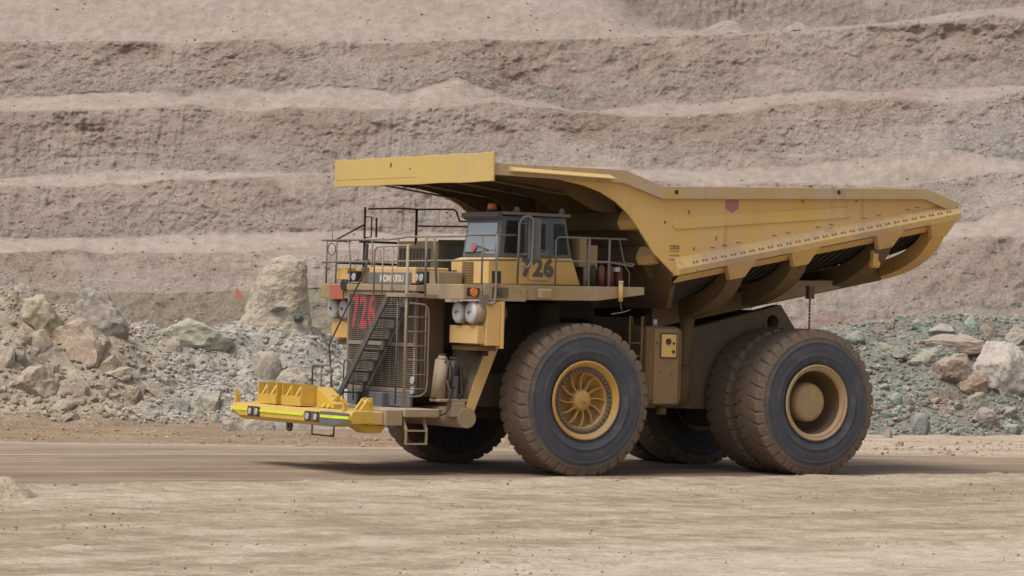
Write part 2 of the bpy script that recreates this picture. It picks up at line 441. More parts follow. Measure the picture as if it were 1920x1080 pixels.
z += lump * 0.10 * np.clip(noise(TX / 0.22, TY / 0.2, 0, 15) + 0.2, 0, 1)
ridge = np.exp(-((dn + wob - 0.55) / 0.45) ** 2) * (0.05 + 0.05 * np.clip(noise(TX / 0.5, TY / 0.4, 0, 16), 0, 1))
Z = outside * (0.015 + z + ridge) - 0.045 * (1 - outside)
# colours
base = np.array((0.370, 0.302, 0.226)); pale = np.array((0.442, 0.374, 0.292)); brown = np.array((0.275, 0.214, 0.150))
SU = (GX + GY) * 0.7071 + 0.8 * noise(GX / 7, GY / 7, 0, 24); SV = (GY - GX) * 0.7071 + 0.5 * noise(GX / 6, GY / 6, 3, 25)
st = fbm(SU / 7, SV / 1.3, 0, 4, 21, 0.6); st2 = fbm(SU / 2.0, SV / 0.30, 5, 4, 22, 0.65)
st4 = fbm(SV / 1.8, SU / 45, 3, 3, 26)
st3 = fbm(TX / 2.5, TY / 1.6, 9, 4, 23, 0.6)
k = np.clip(0.49 + 0.34 * st + 0.30 * st2 + 0.34 * st3 + 0.75 * st4 + 0.40 * fbm(GX / 0.42, GY / 0.38, 4, 2, 27) + 0.35 * fbm(GX / 1.1, GY / 0.8, 6, 2, 28), 0, 1)[..., None]
C = np.where(k < 0.5, brown + (base - brown) * (k / 0.5), base + (pale - base) * ((k - 0.5) / 0.5))
near_edge = np.exp(-((dn + wob - 0.3) / 0.7) ** 2)[..., None] * 0.5
C = C * (1 - near_edge) + np.array((0.33, 0.26, 0.185)) * near_edge
fb = sstep(0, 0.8, df)[..., None]
side = sstep(-3, 8, GX)[..., None]
bk = 0.85 + 0.25 * (fbm(GX / 1.5, GY / 1.2, 7, 4, 31)[..., None])
C = C * (1 - fb) + fb * bk * (np.array((0.315, 0.225, 0.150)) * (1 - side) + np.array((0.475, 0.375, 0.285)) * side)
V = np.stack([GX, GY, Z], -1)
ground = grid_mesh('ground', V, M_GROUND, C)
me = ground.data
bm = bmesh.new(); bm.from_mesh(me)
lay = bm.verts.layers.float_color['tint']
def big(pts):
    vv = [bm.verts.new(p) for p in pts]
    for v in vv: v[lay] = (*base, 1)
    bm.faces.new(vv)
zz = -0.06; x0, x1, y0, y1 = gx[0] + .5, gx[-1] - .5, gy[0] + .5, gy[-1] - .5
big([(-1500, -1500, zz), (1500, -1500, zz), (1500, y0, zz), (-1500, y0, zz)])
big([(-1500, y1, zz), (1500, y1, zz), (1500, 1500, zz), (-1500, 1500, zz)])
big([(-1500, y0, zz), (x0, y0, zz), (x0, y1, zz), (-1500, y1, zz)])
big([(x1, y0, zz), (1500, y0, zz), (1500, y1, zz), (x1, y1, zz)])
bm.to_mesh(me); bm.free()
tag(ground, 'pale graded dirt ground in front of the road', kind='structure')

# ------------------------------------------------------------------ haul road
rx = np.concatenate([np.arange(60, 26, -0.8), np.arange(26, -22, -0.14), np.arange(-22, -60, -0.8)])
rv = np.linspace(-0.02, 1.02, 130)
RX, RV = np.meshgrid(rx, rv, indexing='ij')
RY = road_near(RX) + (road_far(RX) - road_near(RX)) * RV
x, y = from_truck(RX, RY)
mid = RY
rut = -0.020 * np.exp(-((RY - 2.9) / 0.5) ** 2) - 0.020 * np.exp(-((RY + 2.9) / 0.5) ** 2)
rz = 0.006 * fbm(RX / 2, RY / 0.4, 0, 3, 41) + 0.004
ln = fbm(RX / 22, RY / 0.42, 3, 4, 42, 0.65); ln2 = noise(RX / 30, RY / 0.16, 0, 43)
rc = np.array((0.240, 0.177, 0.128)); rp = np.array((0.41, 0.32, 0.245)); rg = np.array((0.25, 0.195, 0.152))
kk = np.clip(0.20 + 1.1 * ln + 0.40 * ln2 * (ln > -0.2), 0, 1)[..., None]
farm = sstep(-4.5, -8.0, RY)[..., None]
cc = rc * (1 - farm) + rg * farm
lines = sum(np.exp(-((RY - y0 - 0.25 * noise(RX / 9, 0, 0, 46 + i)) / w0) ** 2) * sstep(-0.5, 0.4, noise(RX / 5, 3, 0, 56 + i)) for i, (y0, w0) in enumerate(((3.3, .10), (1.0, .12), (-3.6, .16), (-6.2, .22), (-9.0, .25), (-11.5, .3))))
kk = np.clip(kk + 0.55 * lines[..., None], 0, 1)
cc = cc + (rp - cc) * kk
cc = cc * (0.94 + 0.12 * noise(RX / 3, RY / 1.5, 0, 44)[..., None])
edge = np.minimum(sstep(0.0, 0.05, RV + 0.03 * noise(RX * 0.9, RV * 0, 0, 45)), sstep(1.0, 0.94, RV))[..., None]
cc = rp * 0.95 * (1 - edge) + cc * edge
road = grid_mesh('haul_road', np.stack([x, y, rz], -1), M_ROAD, cc)
tag(road, 'brown packed dirt haul road under the truck', kind='structure')

# ------------------------------------------------------------------ rubble terrain
CREST = [(-600, 600), (-100, 560), (0, 556), (60, 562), (110, 578), (160, 586), (210, 590), (250, 606), (300, 618), (420, 618), (470, 612), (560, 616), (640, 640), (900, 640),
         (1400, 630), (1560, 612), (1640, 604), (1720, 606), (1800, 604), (1920, 600), (2500, 600)]
CLIFF_T = 130.0
MOUNDS = [(-13.0, 101.2, 1.6, 0.85), (12.2, 113.6, 1.9, 0.7), (-6.3, 104.0, 1.5, 0.35), (-17.4, 99.0, 1.3, 0.4), (15.5, 112.5, 1.4, 0.4)]
def rub_t0(x): return 101.5 + 0.45 * x + 0.9 * noise(x / 5, 0, 0, 51) + 0.3 * noise(x / 1.4, 0, 2, 52)
def rub_h(x, t):
    t0 = rub_t0(x); tau = t - t0
    px = 960 + CAM_F * x / (t0 + 9)
    zc = at(px, lerp_curve(CREST, px), t0 + 9)[..., 2]
    wdt = 9.0 + 1.5 * noise(x / 4, 0, 0, 53)
    s = np.clip(tau / wdt, 0, 1)
    s = 0.55 * s + 0.45 * sstep(0, 1, s)
    back = sstep(wdt + 0.5, wdt + 6, tau)
    zz = zc * (s - 0.28 * back)
    amp = sstep(0, 1.5, tau)
    zz = zz + amp * (0.50 * fbm(x / 2.6, t / 2.6, 0, 3, 54) + 0.30 * fbm(x / 0.9, t / 0.9, 3, 3, 55)) * (1 - 0.5 * back)
    zz = zz + amp * 0.085 * fbm(x / 0.24, t / 0.24, 1, 2, 56)
    for mx, mt, mw, mh in MOUNDS:
        q = np.sqrt(((x - mx) / mw) ** 2 + ((t - mt) / (mw * 0.9)) ** 2) + 0.10 * noise(x / 0.8, t / 0.8, 0, 58)
        zz = zz + mh * np.clip(1 - q, 0, 1) ** 0.9
    zz = zz + 0.35 * np.exp(-((tau - 0.4) / 0.9) ** 2) * sstep(2, -4, x) * (0.6 + 0.4 * noise(x / 1.1, 0, 0, 57))   # low brown bank at the foot, left side
    return np.maximum(zz, -0.3 + 0.0 * zz) - 0.08 * (tau < -0.5)
ux = np.concatenate([np.arange(-70, -21, 0.8), np.arange(-21, 21.001, 0.065), np.arange(21.8, 70, 0.8)])
vv = np.concatenate([np.linspace(-1.2, 0, 12)[:-1], np.linspace(0, 12, 190)[:-1], np.linspace(12, 45, 40)])
UX, VV = np.meshgrid(ux, vv)
UT = rub_t0(UX) + VV
UT = np.where(VV > 12, rub_t0(UX) + 12 + (VV - 12) / 33 * (CLIFF_T + 6 - rub_t0(UX) - 12), UT)
UZ = rub_h(UX, UT)
PX, PY = to_px(np.stack([UX, UT, UZ], -1))
tan = np.array((0.405, 0.340, 0.265)); gry = np.array((0.41, 0.372, 0.322)); grn = np.array((0.258, 0.250, 0.212)); red = np.array((0.275, 0.212, 0.172)); brn = np.array((0.315, 0.235, 0.165))
mleft = sstep(230, 380, PX + 60 * noise(UX / 2, UT / 2, 0, 61))[..., None]
C = tan * (1 - mleft) + gry * mleft
mr = sstep(1350, 1560, PX)[..., None]
rr = sstep(-0.05, 0.35, fbm(UX / 2.6, UT / 2.2, 2, 3, 62))[..., None]
C = C * (1 - mr) + mr * (grn * (1 - rr) + red * rr)
ft = (sstep(1.1, 0.2, VV + 0.4 * noise(UX / 0.8, UT, 0, 63)) * sstep(500, 430, PX))[..., None]
C = C * (1 - ft) + brn * ft
C = C * (0.9 + 0.28 * fbm(UX / 1.1, UT / 1.1, UZ, 4, 64)[..., None])
rubble = grid_mesh('rubble_slope', np.stack([UX, UT, UZ], -1), M_RUBBLE, C)
tag(rubble, 'sloping bank of broken rock and earth behind the road', kind='structure')

def hit_rubble(px, py):
    """where the line of sight through (px, py) meets the rubble or the ground"""
    t = np.linspace(60, 150, 1500); d = ray(px, py)
    x = d[0] / d[1] * t; z = CAM_H + d[2] / d[1] * t
    h = np.where(t > rub_t0(x) - 0.5, rub_h(x, t), 0.0)
    i = np.nonzero(z <= h)[0]
    return float(t[i[0]]) if len(i) else None

# ------------------------------------------------------------------ terraced cliff
def wavy(pts, amp, seed):
    def f(px): return lerp_curve(pts, px) + amp * 1.1 * (fbm(px / 110, 0, seed, 4, seed, 0.55))
    return f
K0 = wavy([(0, 660), (2000, 660)], 0, 70)
K1 = wavy([(-500, 545), (0, 545), (170, 547), (300, 552), (450, 545), (620, 540), (900, 560), (1400, 585), (1640, 596), (1920, 596)], 3, 71)
K2 = wavy([(-500, 472), (0, 472), (300, 475), (620, 470), (900, 462), (1400, 462), (1700, 470), (1780, 448), (1850, 440), (1920, 444)], 8, 72)
K3 = wavy([(-500, 441), (0, 441), (110, 446), (300, 440), (520, 437), (690, 430), (760, 436), (1000, 430), (1500, 425), (1740, 428), (1800, 420), (1920, 385), (2300, 380)], 9, 73)
K4 = wavy([(-500, 350), (0, 349), (100, 347), (300, 342), (400, 335), (600, 327), (900, 330), (1180, 344), (1310, 346), (1440, 347), (1700, 346), (1800, 332), (1920, 318)], 9, 74)
K5 = wavy([(-500, 334), (0, 335), (170, 326), (300, 317), (480, 322), (640, 324), (900, 318), (1170, 311), (1250, 317), (1440, 313), (1560, 306), (1660, 298), (1790, 287), (1870, 291), (1920, 303)], 8, 75)
K6 = wavy([(-500, 213), (0, 213), (130, 213), (270, 203), (350, 197), (500, 204), (640, 200), (740, 206), (880, 196), (940, 190), (1080, 214), (1180, 221), (1300, 213), (1400, 209), (1550, 194), (1640, 184), (1700, 180), (1760, 187), (1860, 186), (1920, 166)], 11, 76)
K7 = wavy([(-500, 190), (0, 190), (100, 178), (180, 172), (290, 172), (350, 180), (430, 160), (520, 171), (600, 160), (650, 169), (770, 171), (860, 143), (890, 158), (960, 182), (1100, 205), (1200, 203), (1280, 192), (1400, 188), (1550, 176), (1700, 166), (1760, 172), (1800, 168), (1920, 158)], 10, 77)
K8 = wavy([(-500, 80), (0, 80), (400, 78), (560, 73), (700, 79), (960, 75), (1080, 72), (1300, 66), (1500, 60), (1600, 53), (1750, 42), (1850, 30), (1920, 36)], 4, 78)
K9 = wavy([(-500, -50), (0, -50), (1090, -45), (1130, -25), (1165, 0), (1200, 30), (1240, 54), (1330, 61), (1500, 56), (1600, 48), (1700, 42), (1800, 24), (1920, 12)], 4, 79)
K10 = wavy([(-500, -170), (2400, -170)], 0, 80)
#        upper curve, depth there, rows, rough (0 smooth dust bank .. 1 torn face), tone
BANDS = [(K0, 128.0, 0, 1, 0), (K1, 130.6, 44, 1, 0), (K2, 133.6, 44, 1, 1), (lambda p: K2(p) - 1.2, 141.0, 5, 0.3, 2), (K3, 142.4, 24, 0.08, 2),
         (K4, 144.4, 54, 1, 1), (lambda p: K4(p) - 1.2, 152.0, 5, 0.3, 2), (K5, 153.2, 22, 0.1, 2),
         (K6, 156.0, 66, 1, 1), (lambda p: K6(p) - 1.2, 164.0, 5, 0.3, 2), (K7, 165.6, 24, 0.15, 2),
         (K8, 168.0, 62, 1, 1), (lambda p: K8(p) - 1.0, 176.0, 5, 0.2, 2), (K9, 180.0, 56, 0.12, 2), (K10, 184.0, 60, 1, 1), (lambda p: K10(p) - 120, 260.0, 6, 0.5, 2)]
cp = np.concatenate([np.arange(-2600, -220, 28.0), np.arange(-220, 2140, 2.1), np.arange(2140, 4500, 28.0)])
rows_y, rows_t, rows_r, rows_k, rows_q = [], [], [], [], [0.0]
prev = None
for f, t, n, rgh, tone in BANDS:
    yv = f(cp)
    if prev is None: rows_y.append(yv); rows_t.append(np.full_like(cp, t)); rows_r.append(rgh); rows_k.append(tone)
    else:
        py_, pt_, pr_ = prev
        for i in range(1, n + 1):
            q = i / n; rows_q.append(q if rgh > 0.5 else 0.5)
            rows_y.append(py_ + (np.minimum(yv, py_ - 0.4) - py_) * q)
            if rgh > 0.5: tq = pt_ + (t - pt_) * (0.85 * q + 0.15 * q ** 3)
            else: tq = pt_ + (t - pt_) * q
            rows_t.append(np.full_like(cp, tq)); rows_r.append(rgh); rows_k.append(tone)
    prev = (rows_y[-1], t, rgh)
CY = np.array(rows_y); CT = np.array(rows_t); CR = np.repeat(np.array(rows_r, float)[:, None], len(cp), 1); CK = np.array(rows_k, float)
CPX = np.repeat(cp[None], len(CY), 0)
P = at(CPX, CY, CT)
# soften the roughness between bands
kern = np.array([1, 2, 3, 4, 5, 4, 3, 2, 1], float); kern /= kern.sum()
pad = np.pad(CR, ((4, 4), (0, 0)), 'edge'); CRs = sum(kern[i] * pad[i:i + len(CR)] for i in range(9))
CRs = np.clip(CRs + 0.45 * fbm(P[..., 0] / 1.5, P[..., 2] / 0.4, 3, 4, 183) * (CRs * (1 - CRs) * 4), 0, 1)
# in places the dust banks are torn and the faces half buried in slid dust
slid = sstep(0.18, 0.42, fbm(P[..., 0] / 4.5, P[..., 2] / 1.8, 9, 4, 184)); CRs = CRs * (1 - 0.45 * slid * (CRs > 0.5))
X, Y, Zc = P[..., 0], P[..., 1], P[..., 2]
CQ = np.array(rows_q)[:, None] + 0.35 * fbm(X / 3.0, Zc / 2.0, 2, 3, 185)
brow = 0.28 + 0.95 * sstep(0.30, 0.72, CQ)
lowf = fbm(X / 7, Zc / 3.5, 0, 3, 81)
lump = fbm(X / 1.7, Zc / 1.1, 1, 4, 82, 0.55)
crag = 1 - np.abs(fbm(X / 1.0 + 0.3 * lump, Zc / 0.7, 2, 3, 83))
lowf2 = fbm(X / 11, Zc / 5, 30, 3, 181); mid_ = fbm(X / 0.7, Zc / 0.5, CT / 0.7, 3, 182, 0.6)
fine_ = fbm(X / 0.30, Zc / 0.26, CT / 0.3, 3, 84, 0.75)
strat_m = sstep(0.0, 0.35, fbm(X / 9, Zc / 4, 6, 2, 85)); groov_m = sstep(0.05, 0.35, fbm(X / 6, Zc / 6, 7, 2, 86))
strata = fbm(X / 6, Zc / 0.18, 4, 3, 87, 0.6); groove = fbm(X / 0.22, Zc / 3.0, 5, 2, 88)
disp = CRs * (0.60 * lowf + brow * (0.40 * lump * (0.5 + 0.9 * sstep(-0.2, 0.3, lowf2)) + 0.20 * (crag - 0.75) + 0.12 * mid_) + 0.13 * fine_ + 0.06 * strat_m * strata + 0.13 * groov_m * groove * np.clip(CRs * 1.6 - 0.7, 0, 1))
gully = np.clip(noise(X / 1.1 + 0.6 * mid_, Zc / 3.0, 9, 89) - 0.66, 0, 1) * np.clip(CRs * 1.6 - 0.7, 0, 1)
disp -= gully * 0.5
disp += (1 - CRs) * (0.30 * lowf + 0.16 * lump + 0.06 * fbm(X / 0.9, Zc / 0.6, 8, 3, 90) + 0.018 * fine_)
Yd = Y - disp
Zd = Zc + CRs * 0.10 * fbm(X / 0.5, Zc / 0.4, 11, 3, 91) + (1 - CRs) * 0.02 * fine_
face = np.array((0.238, 0.184, 0.153)); face2 = np.array((0.302, 0.246, 0.209)); dustb = np.array((0.338, 0.281, 0.243)); redf = np.array((0.225, 0.155, 0.122)); grf = np.array((0.30, 0.268, 0.240)); damp = np.array((0.205, 0.175, 0.130))
g1 = np.clip(0.5 + 0.9 * fbm(X / 5, Zc / 1.6, 20, 4, 92), 0, 1)[..., None]
C = face * (1 - g1) + face2 * g1
g2 = sstep(0.15, 0.5, fbm(X / 4, Zc / 1.2, 21, 3, 93))[..., None] * 0.55
C = C * (1 - g2) + redf * g2
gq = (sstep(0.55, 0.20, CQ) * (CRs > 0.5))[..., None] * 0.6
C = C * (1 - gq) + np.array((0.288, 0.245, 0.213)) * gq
g3 = (sstep(-0.1, 0.4, fbm(X / 8, Zc / 3, 22, 3, 94)) * sstep(300, 1500, CPX))[..., None] * 0.7
C = C * (1 - g3) + grf * g3
g4 = sstep(0.25, 0.5, fbm(X / 2.2, Zc / 2.2, 23, 4, 95, 0.6))[..., None] * 0.45
C = C * (1 - g4) + dustb * g4
dm = np.clip((1 - CRs) * (1.0 + 0.35 * fbm(X / 3.0, Zc / 0.7, 24, 4, 96)) * (1 - 0.35 * sstep(980, 1200, CPX) * (CY < 260)) + 0.12 * fine_ * (CRs < 0.9), 0, 1)[..., None]
C = C * (1 - dm) + dustb * dm
dz = ((CK == 0)[:, None] * sstep(800, 640, CPX))[..., None] * 0.85
C = C * (1 - dz) + damp * dz
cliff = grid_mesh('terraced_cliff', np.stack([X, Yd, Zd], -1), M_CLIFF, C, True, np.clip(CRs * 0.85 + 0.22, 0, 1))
tag(cliff, 'terraced pit wall of torn brown benches and pale dust banks', kind='structure')
CX3, CYd, CZd, rows_r_arr = X, Yd, Zd, np.array(rows_r)
del P, X, Y, Zc, lowf, lump, crag, fine_, strata, groove, disp


# ================================================================== HAUL TRUCK  (X forward, Y towards its left side, Z up; origin on the ground under the rear axle)
truck = empty('haul_truck', None, TR_LOC, TR_ROT)
tag(truck, 'huge dusty yellow mining dump truck numbered 726 driving left along the dirt road', 'dump truck')
WB, RT, WT = 6.607, 1.79, 1.065
YF, YR = 3.43, 3.54

# ---- wheels
def tyre_mesh():
    nth = 36 * 14
    ys = [0.0, 0.05, 0.10, 0.17, 0.24, 0.31, 0.37, 0.43, 0.48, 0.5325]
    ys = ys + [WT - q for q in ys[-2::-1]]
    prof = []
    side = [(0.06, 0.90), (0.045, 0.96), (0.02, 1.00), (0.008, 1.012), (-0.005, 1.06), (-0.022, 1.13), (-0.030, 1.14), (-0.036, 1.155), (-0.024, 1.165), (-0.035, 1.25), (-0.03, 1.38), (-0.016, 1.45), (-0.026, 1.462), (-0.020, 1.478), (-0.005, 1.50), (0.02, 1.575), (0.008, 1.585), (0.03, 1.61)]
    tread = []
    for yv in ys[2:-2]:
        e = abs(yv - WT / 2) / (WT / 2)
        tread.append((yv, 1.80 - 0.045 * max(0, e - 0.45) ** 1.5))
    prof = [(-a, b) for a, b in side] + [(-0.055, 1.69), (-0.075, 1.755)] + [(-a, b) for a, b in tread[0:]] + [(-(WT - 0.075), 1.755), (-(WT - 0.055), 1.69)] + [(-(WT - a), b) for a, b in side[::-1]] + [(-(WT - 0.2), 0.86), (-0.2, 0.86)]
    m = len(prof); NL = 36
    th = np.linspace(0, 2 * np.pi, nth, endpoint=False)
    V = np.zeros((m, nth, 3))
    for i, (yv, r) in enumerate(prof):
        a = -yv; mid = a - WT / 2; e = abs(mid) / (WT / 2)
        dep = 0.0
        rr = np.full(nth, r)
        if r > 1.66 and e > 0.20:
            sgn = 0.0 if mid < 0 else 0.5
            sweep = (1 - e) * 0.55
            ph = (th * NL / (2 * np.pi) + sgn - sweep) % 1.0
            w = 0.075 + 0.05 * (e > 0.8)
            d = np.abs(ph - 0.5)
            g = np.clip((w - d) / 0.05, 0, 1)
            dep = 0.045 if e < 0.75 else 0.075
            rr = r - dep * g
        V[i, :, 0] = rr * np.cos(th); V[i, :, 1] = yv; V[i, :, 2] = rr * np.sin(th)
    idx = np.arange(m * nth).reshape(m, nth)
    i2 = np.roll(idx, -1, 0); j2 = np.roll(idx, -1, 1); ij = np.roll(i2, -1, 1)
    q = np.stack([idx, i2, ij, j2], -1).reshape(-1, 4)
    o = np_mesh('tyre', V.reshape(-1, 3), q, M_TYRE, None, False)
    o.data.polygons.foreach_set('use_smooth', [False] * len(o.data.polygons))
    return o

w0 = empty('wheel', truck, (WB, YF, RT), 0)
tyre0 = tyre_mesh(); tyre0.parent = w0
# smooth sidewalls, crisp lugs
sm = []
for p in tyre0.data.polygons:
    c = p.center; r = math.hypot(c.x, c.z); sm.append(r < 1.62)
tyre0.data.polygons.foreach_set('use_smooth', sm)

rim = MB()
rim.lathe([(-0.02, 0.93), (0.012, 0.912), (0.012, 0.885), (-0.03, 0.86), (-0.055, 0.835), (-0.08, 0.80), (-0.13, 0.785), (-0.15, 0.77), (-0.16, 0.645), (-0.24, 0.625), (-0.36, 0.60), (-0.40, 0.10)], 72)
rim.lathe([(-0.9, 0.93), (-0.9, 0.3)], 48)
rim.build('rim', M_RIM, w0)
ring = MB()
ring.lathe([(-0.132, 0.782), (-0.118, 0.778), (-0.138, 0.655), (-0.155, 0.652)], 60)
for i in range(40):
    a = 2 * math.pi * i / 40
    ring.cyl((0.715 * math.cos(a), -0.16, 0.715 * math.sin(a)), (0.715 * math.cos(a), -0.085, 0.715 * math.sin(a)), 0.036, n=6)
ring.build('bolt_ring', M_FRAME, w0)
hub = MB()
hub.lathe([(-0.40, 0.29), (-0.26, 0.26), (-0.17, 0.235), (-0.125, 0.18), (-0.11, 0.0)], 36)
hub.cyl((0.02, -0.13, 0.03), (0.02, -0.08, 0.03), 0.07, n=12); hub.cyl((-0.06, -0.13, -0.05), (-0.06, -0.09, -0.05), 0.035, n=10)
hub.build('hub', M_RIM, w0)
vane0 = None
for i in range(12):
    if vane0 is None:
        mb = MB(); n = 7; L1 = []
        for j in range(n + 1):
            q = j / n; r = 0.22 + 0.405 * q; a = 0.18 * q ** 2
            L1.append((r * math.cos(a), r * math.sin(a)))
        for side in (1,):
            vs = []
            for (x_, z_) in L1:
                tx, tz = -z_, x_; ln_ = math.hypot(tx, tz); tx, tz = tx / ln_ * 0.014, tz / ln_ * 0.014
                vs += [(x_ - tx, -0.40, z_ - tz), (x_ + tx, -0.40, z_ + tz), (x_ + tx, -0.185, z_ + tz), (x_ - tx, -0.185, z_ - tz)]
            fs = []
            for j in range(n):
                b_ = j * 4
                for k in range(4): fs.append((b_ + k, b_ + (k + 1) % 4, b_ + 4 + (k + 1) % 4, b_ + 4 + k))
            mb.add(vs, fs)
        vane0 = mb.build('vane', M_RIM, w0); v = vane0
    else:
        v = vane0.copy(); COL.objects.link(v); v.parent = w0
    v.rotation_euler = (0, 2 * math.pi * i / 12 + 0.15, 0)

def copy_tree(o, parent):
    c = o.copy(); COL.objects.link(c); c.parent = parent
    for ch in list(o.children): copy_tree(ch, c)
    return c
w1 = copy_tree(w0, truck); w1.location = (WB, -YF, RT); w1.rotation_euler = (0, 0.4, math.pi)

# rear duals: outer wheel with the deep dish, inner wheel behind it
wr = empty('wheel', truck, (0, YR, RT)); wr.rotation_euler = (0, 0.07, 0)
ty = tyre0.copy(); COL.objects.link(ty); ty.parent = wr
rr = MB()
rr.lathe([(-0.02, 0.935), (0.015, 0.915), (0.015, 0.892), (-0.02, 0.875), (-0.04, 0.845), (-0.03, 0.83), (-0.06, 0.80), (-0.14, 0.775)], 72)
rr.build('rim', M_RIMR, wr)
MB().lathe([(-0.14, 0.7755), (-0.40, 0.755), (-0.86, 0.74), (-0.88, 0.60), (-0.90, 0.45), (-1.0, 0.44)], 72).build('rim_well', M_UNDER, wr)  # dish wall coloured dark to deepen the recess shade
hb = MB()
hb.lathe([(-0.90, 0.49), (-0.46, 0.485), (-0.36, 0.47), (-0.30, 0.43), (-0.27, 0.36), (-0.26, 0.0)], 48)
hb.build('hub', M_HUB, wr)
gap = 1.20
wri = empty('wheel', truck, (0, YR - gap, RT)); wri.rotation_euler = (0, 0.02, 0)
ty = tyre0.copy(); COL.objects.link(ty); ty.parent = wri
MB().lathe([(-0.02, 0.95), (-0.04, 0.9), (-0.10, 0.72), (-0.95, 0.72), (-1.0, 0.92)], 48).build('rim', M_RIMR, wri)
for src, yy in ((wr, -YR), (wri, -YR + gap)):
    c = copy_tree(src, truck); c.location = (0, yy, RT); c.rotation_euler = (0, 0.11, math.pi)

# ---- chassis
def plate_hole(poly, hc, hr, y0, y1, n=24):
    bm = bmesh.new()
    vo = [bm.verts.new((x, y0, z)) for x, z in poly]
    vi = [bm.verts.new((hc[0] + hr * math.cos(2 * math.pi * i / n), y0, hc[1] + hr * math.sin(2 * math.pi * i / n))) for i in range(n)]
    es = [bm.edges.new((L[i], L[(i + 1) % len(L)])) for L in (vo, vi) for i in range(len(L))]
    bmesh.ops.triangle_fill(bm, use_beauty=True, use_dissolve=False, edges=es)
    g = bmesh.ops.extrude_face_region(bm, geom=bm.faces[:])
    bmesh.ops.translate(bm, verts=[v for v in g['geom'] if isinstance(v, bmesh.types.BMVert)], vec=(0, y1 - y0, 0))
    bmesh.ops.recalc_face_normals(bm, faces=bm.faces)
    return bm
fr = [(2.45, 1.55), (9.3, 1.55), (9.3, 2.05), (7.6, 2.35), (5.6, 2.45), (3.6, 2.55), (2.45, 3.45), (-0.55, 4.16), (-0.98, 3.6), (-1.25, 2.3), (-0.9, 1.5)]
for sgn in (1, -1):
    bm = plate_hole(fr, (-0.31, 3.72), 0.18, 1.2 * sgn, 0.85 * sgn)
    bm_obj('frame_rail', bm, M_FRAME, truck, Matrix.Identity(4))
MB().cyl((0, -2.2, RT), (0, 2.2, RT), 0.78, n=32).box(-0.9, 0.9, -0.8, 0.8, 1.1, 3.1).build('rear_axle', M_DARK, truck)
MB().cyl((WB, -2.4, RT), (WB, 2.4, RT), 0.42, n=24).box(WB - .5, WB + .5, -1.7, 1.7, 1.2, 2.3).build('front_axle', M_DARK, truck)
MB().box(6.0, 9.4, -1.15, 1.15, 1.9, 4.0).box(3.0, 6.0, -0.84, 0.84, 1.6, 3.75).box(4.9, 6.0, -2.2, 0.84, 2.6, 4.3).build('engine', M_DARK, truck, 0.05)
for sgn in (1, -1):
    sp = MB().cyl((WB + .15, 1.95 * sgn, 2.0), (WB + .1, 1.75 * sgn, 4.0), 0.30, n=20).cyl((WB + .15, 1.95 * sgn, 1.5), (WB + .15, 1.95 * sgn, 2.3), 0.22, n=16)
    sp.build('suspension_strut', M_DARK, truck)
    MB().cyl((2.62, 1.45 * sgn, 1.9), (2.42, 1.45 * sgn, 4.3), 0.19, n=20).cyl((2.62, 1.45 * sgn, 1.7), (2.56, 1.45 * sgn, 2.6), 0.23, n=20).build('hoist_cylinder', M_UNDER, truck)
# crossbeam in front of the front wheels
MB().cyl((9.42, -2.75, 1.34), (9.42, 2.75, 1.34), 0.235, n=28).build('bumper_tube', M_DECK, truck)
for sgn in (1, -1):
    leg = MB()
    # slanting upright leg: wide dusty front face above, narrow foot below
    top = [(9.05, 1.35 * sgn, 3.0), (8.93, 2.62 * sgn, 3.0), (8.55, 2.62 * sgn, 3.0), (8.6, 1.35 * sgn, 3.0)]
    bot = [(9.50, 2.15 * sgn, 1.45), (9.46, 2.62 * sgn, 1.45), (9.16, 2.62 * sgn, 1.45), (9.16, 2.15 * sgn, 1.45)]
    leg.loft(bot, top); leg.build('upright_leg', M_FRAME, truck, 0.02)
    MB().loft([(9.44, 2.628 * sgn, 1.5), (9.44, 2.66 * sgn, 1.5), (9.18, 2.66 * sgn, 1.5), (9.18, 2.628 * sgn, 1.5)],
              [(8.90, 2.628 * sgn, 2.98), (8.90, 2.66 * sgn, 2.98), (8.57, 2.66 * sgn, 2.98), (8.57, 2.628 * sgn, 2.98)]).build('leg_plate', M_YEL, truck)

# ---- radiator and grille
rad = empty('radiator', truck)
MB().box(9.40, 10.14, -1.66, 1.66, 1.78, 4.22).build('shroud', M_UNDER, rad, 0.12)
gf = MB()
for yy in (-1.66, 1.58): gf.box(10.145, 10.23, yy, yy + 0.085, 1.85, 4.20)
for zz in (1.86, 2.93, 4.12): gf.box(10.145, 10.225, -1.573, 1.578, zz, zz + 0.10)
gf.build('grille_frame', M_GRILL, rad, 0.01)
MB().box(10.142, 10.150, -1.57, 1.57, 1.97, 4.1).build('radiator_core', M_BLACK, rad)
sl = MB(); zs_ = [2.0 + 0.0465 * i for i in range(20)] + [3.06 + 0.0465 * i for i in range(23)]
for zz in zs_: sl.box(10.185, 10.20, -1.572, 1.576, zz, zz + 0.016)
for yy in (-1.2, -0.8, -0.4, 0.0, 0.4, 0.8, 1.2): sl.box(10.165, 10.184, yy - .012, yy + .012, 1.97, 2.92); sl.box(10.165, 10.184, yy - .012, yy + .012, 3.04, 4.11)
sl.build('grille_slats', M_GRILL, rad, 0, 'stuff')
flat = text_bm('726', 1.12, 0.050, 1.22)
bmesh.ops.translate(flat, verts=flat.verts, vec=(0, 0, 0))
bmesh.ops.scale(flat, vec=(0.60, 1.0, 1.0), verts=flat.verts)
flat.transform(facing('X', (10.2035, -0.92, 3.70)))
num = bmesh.new()
tmp = bpy.data.meshes.new('tmp')
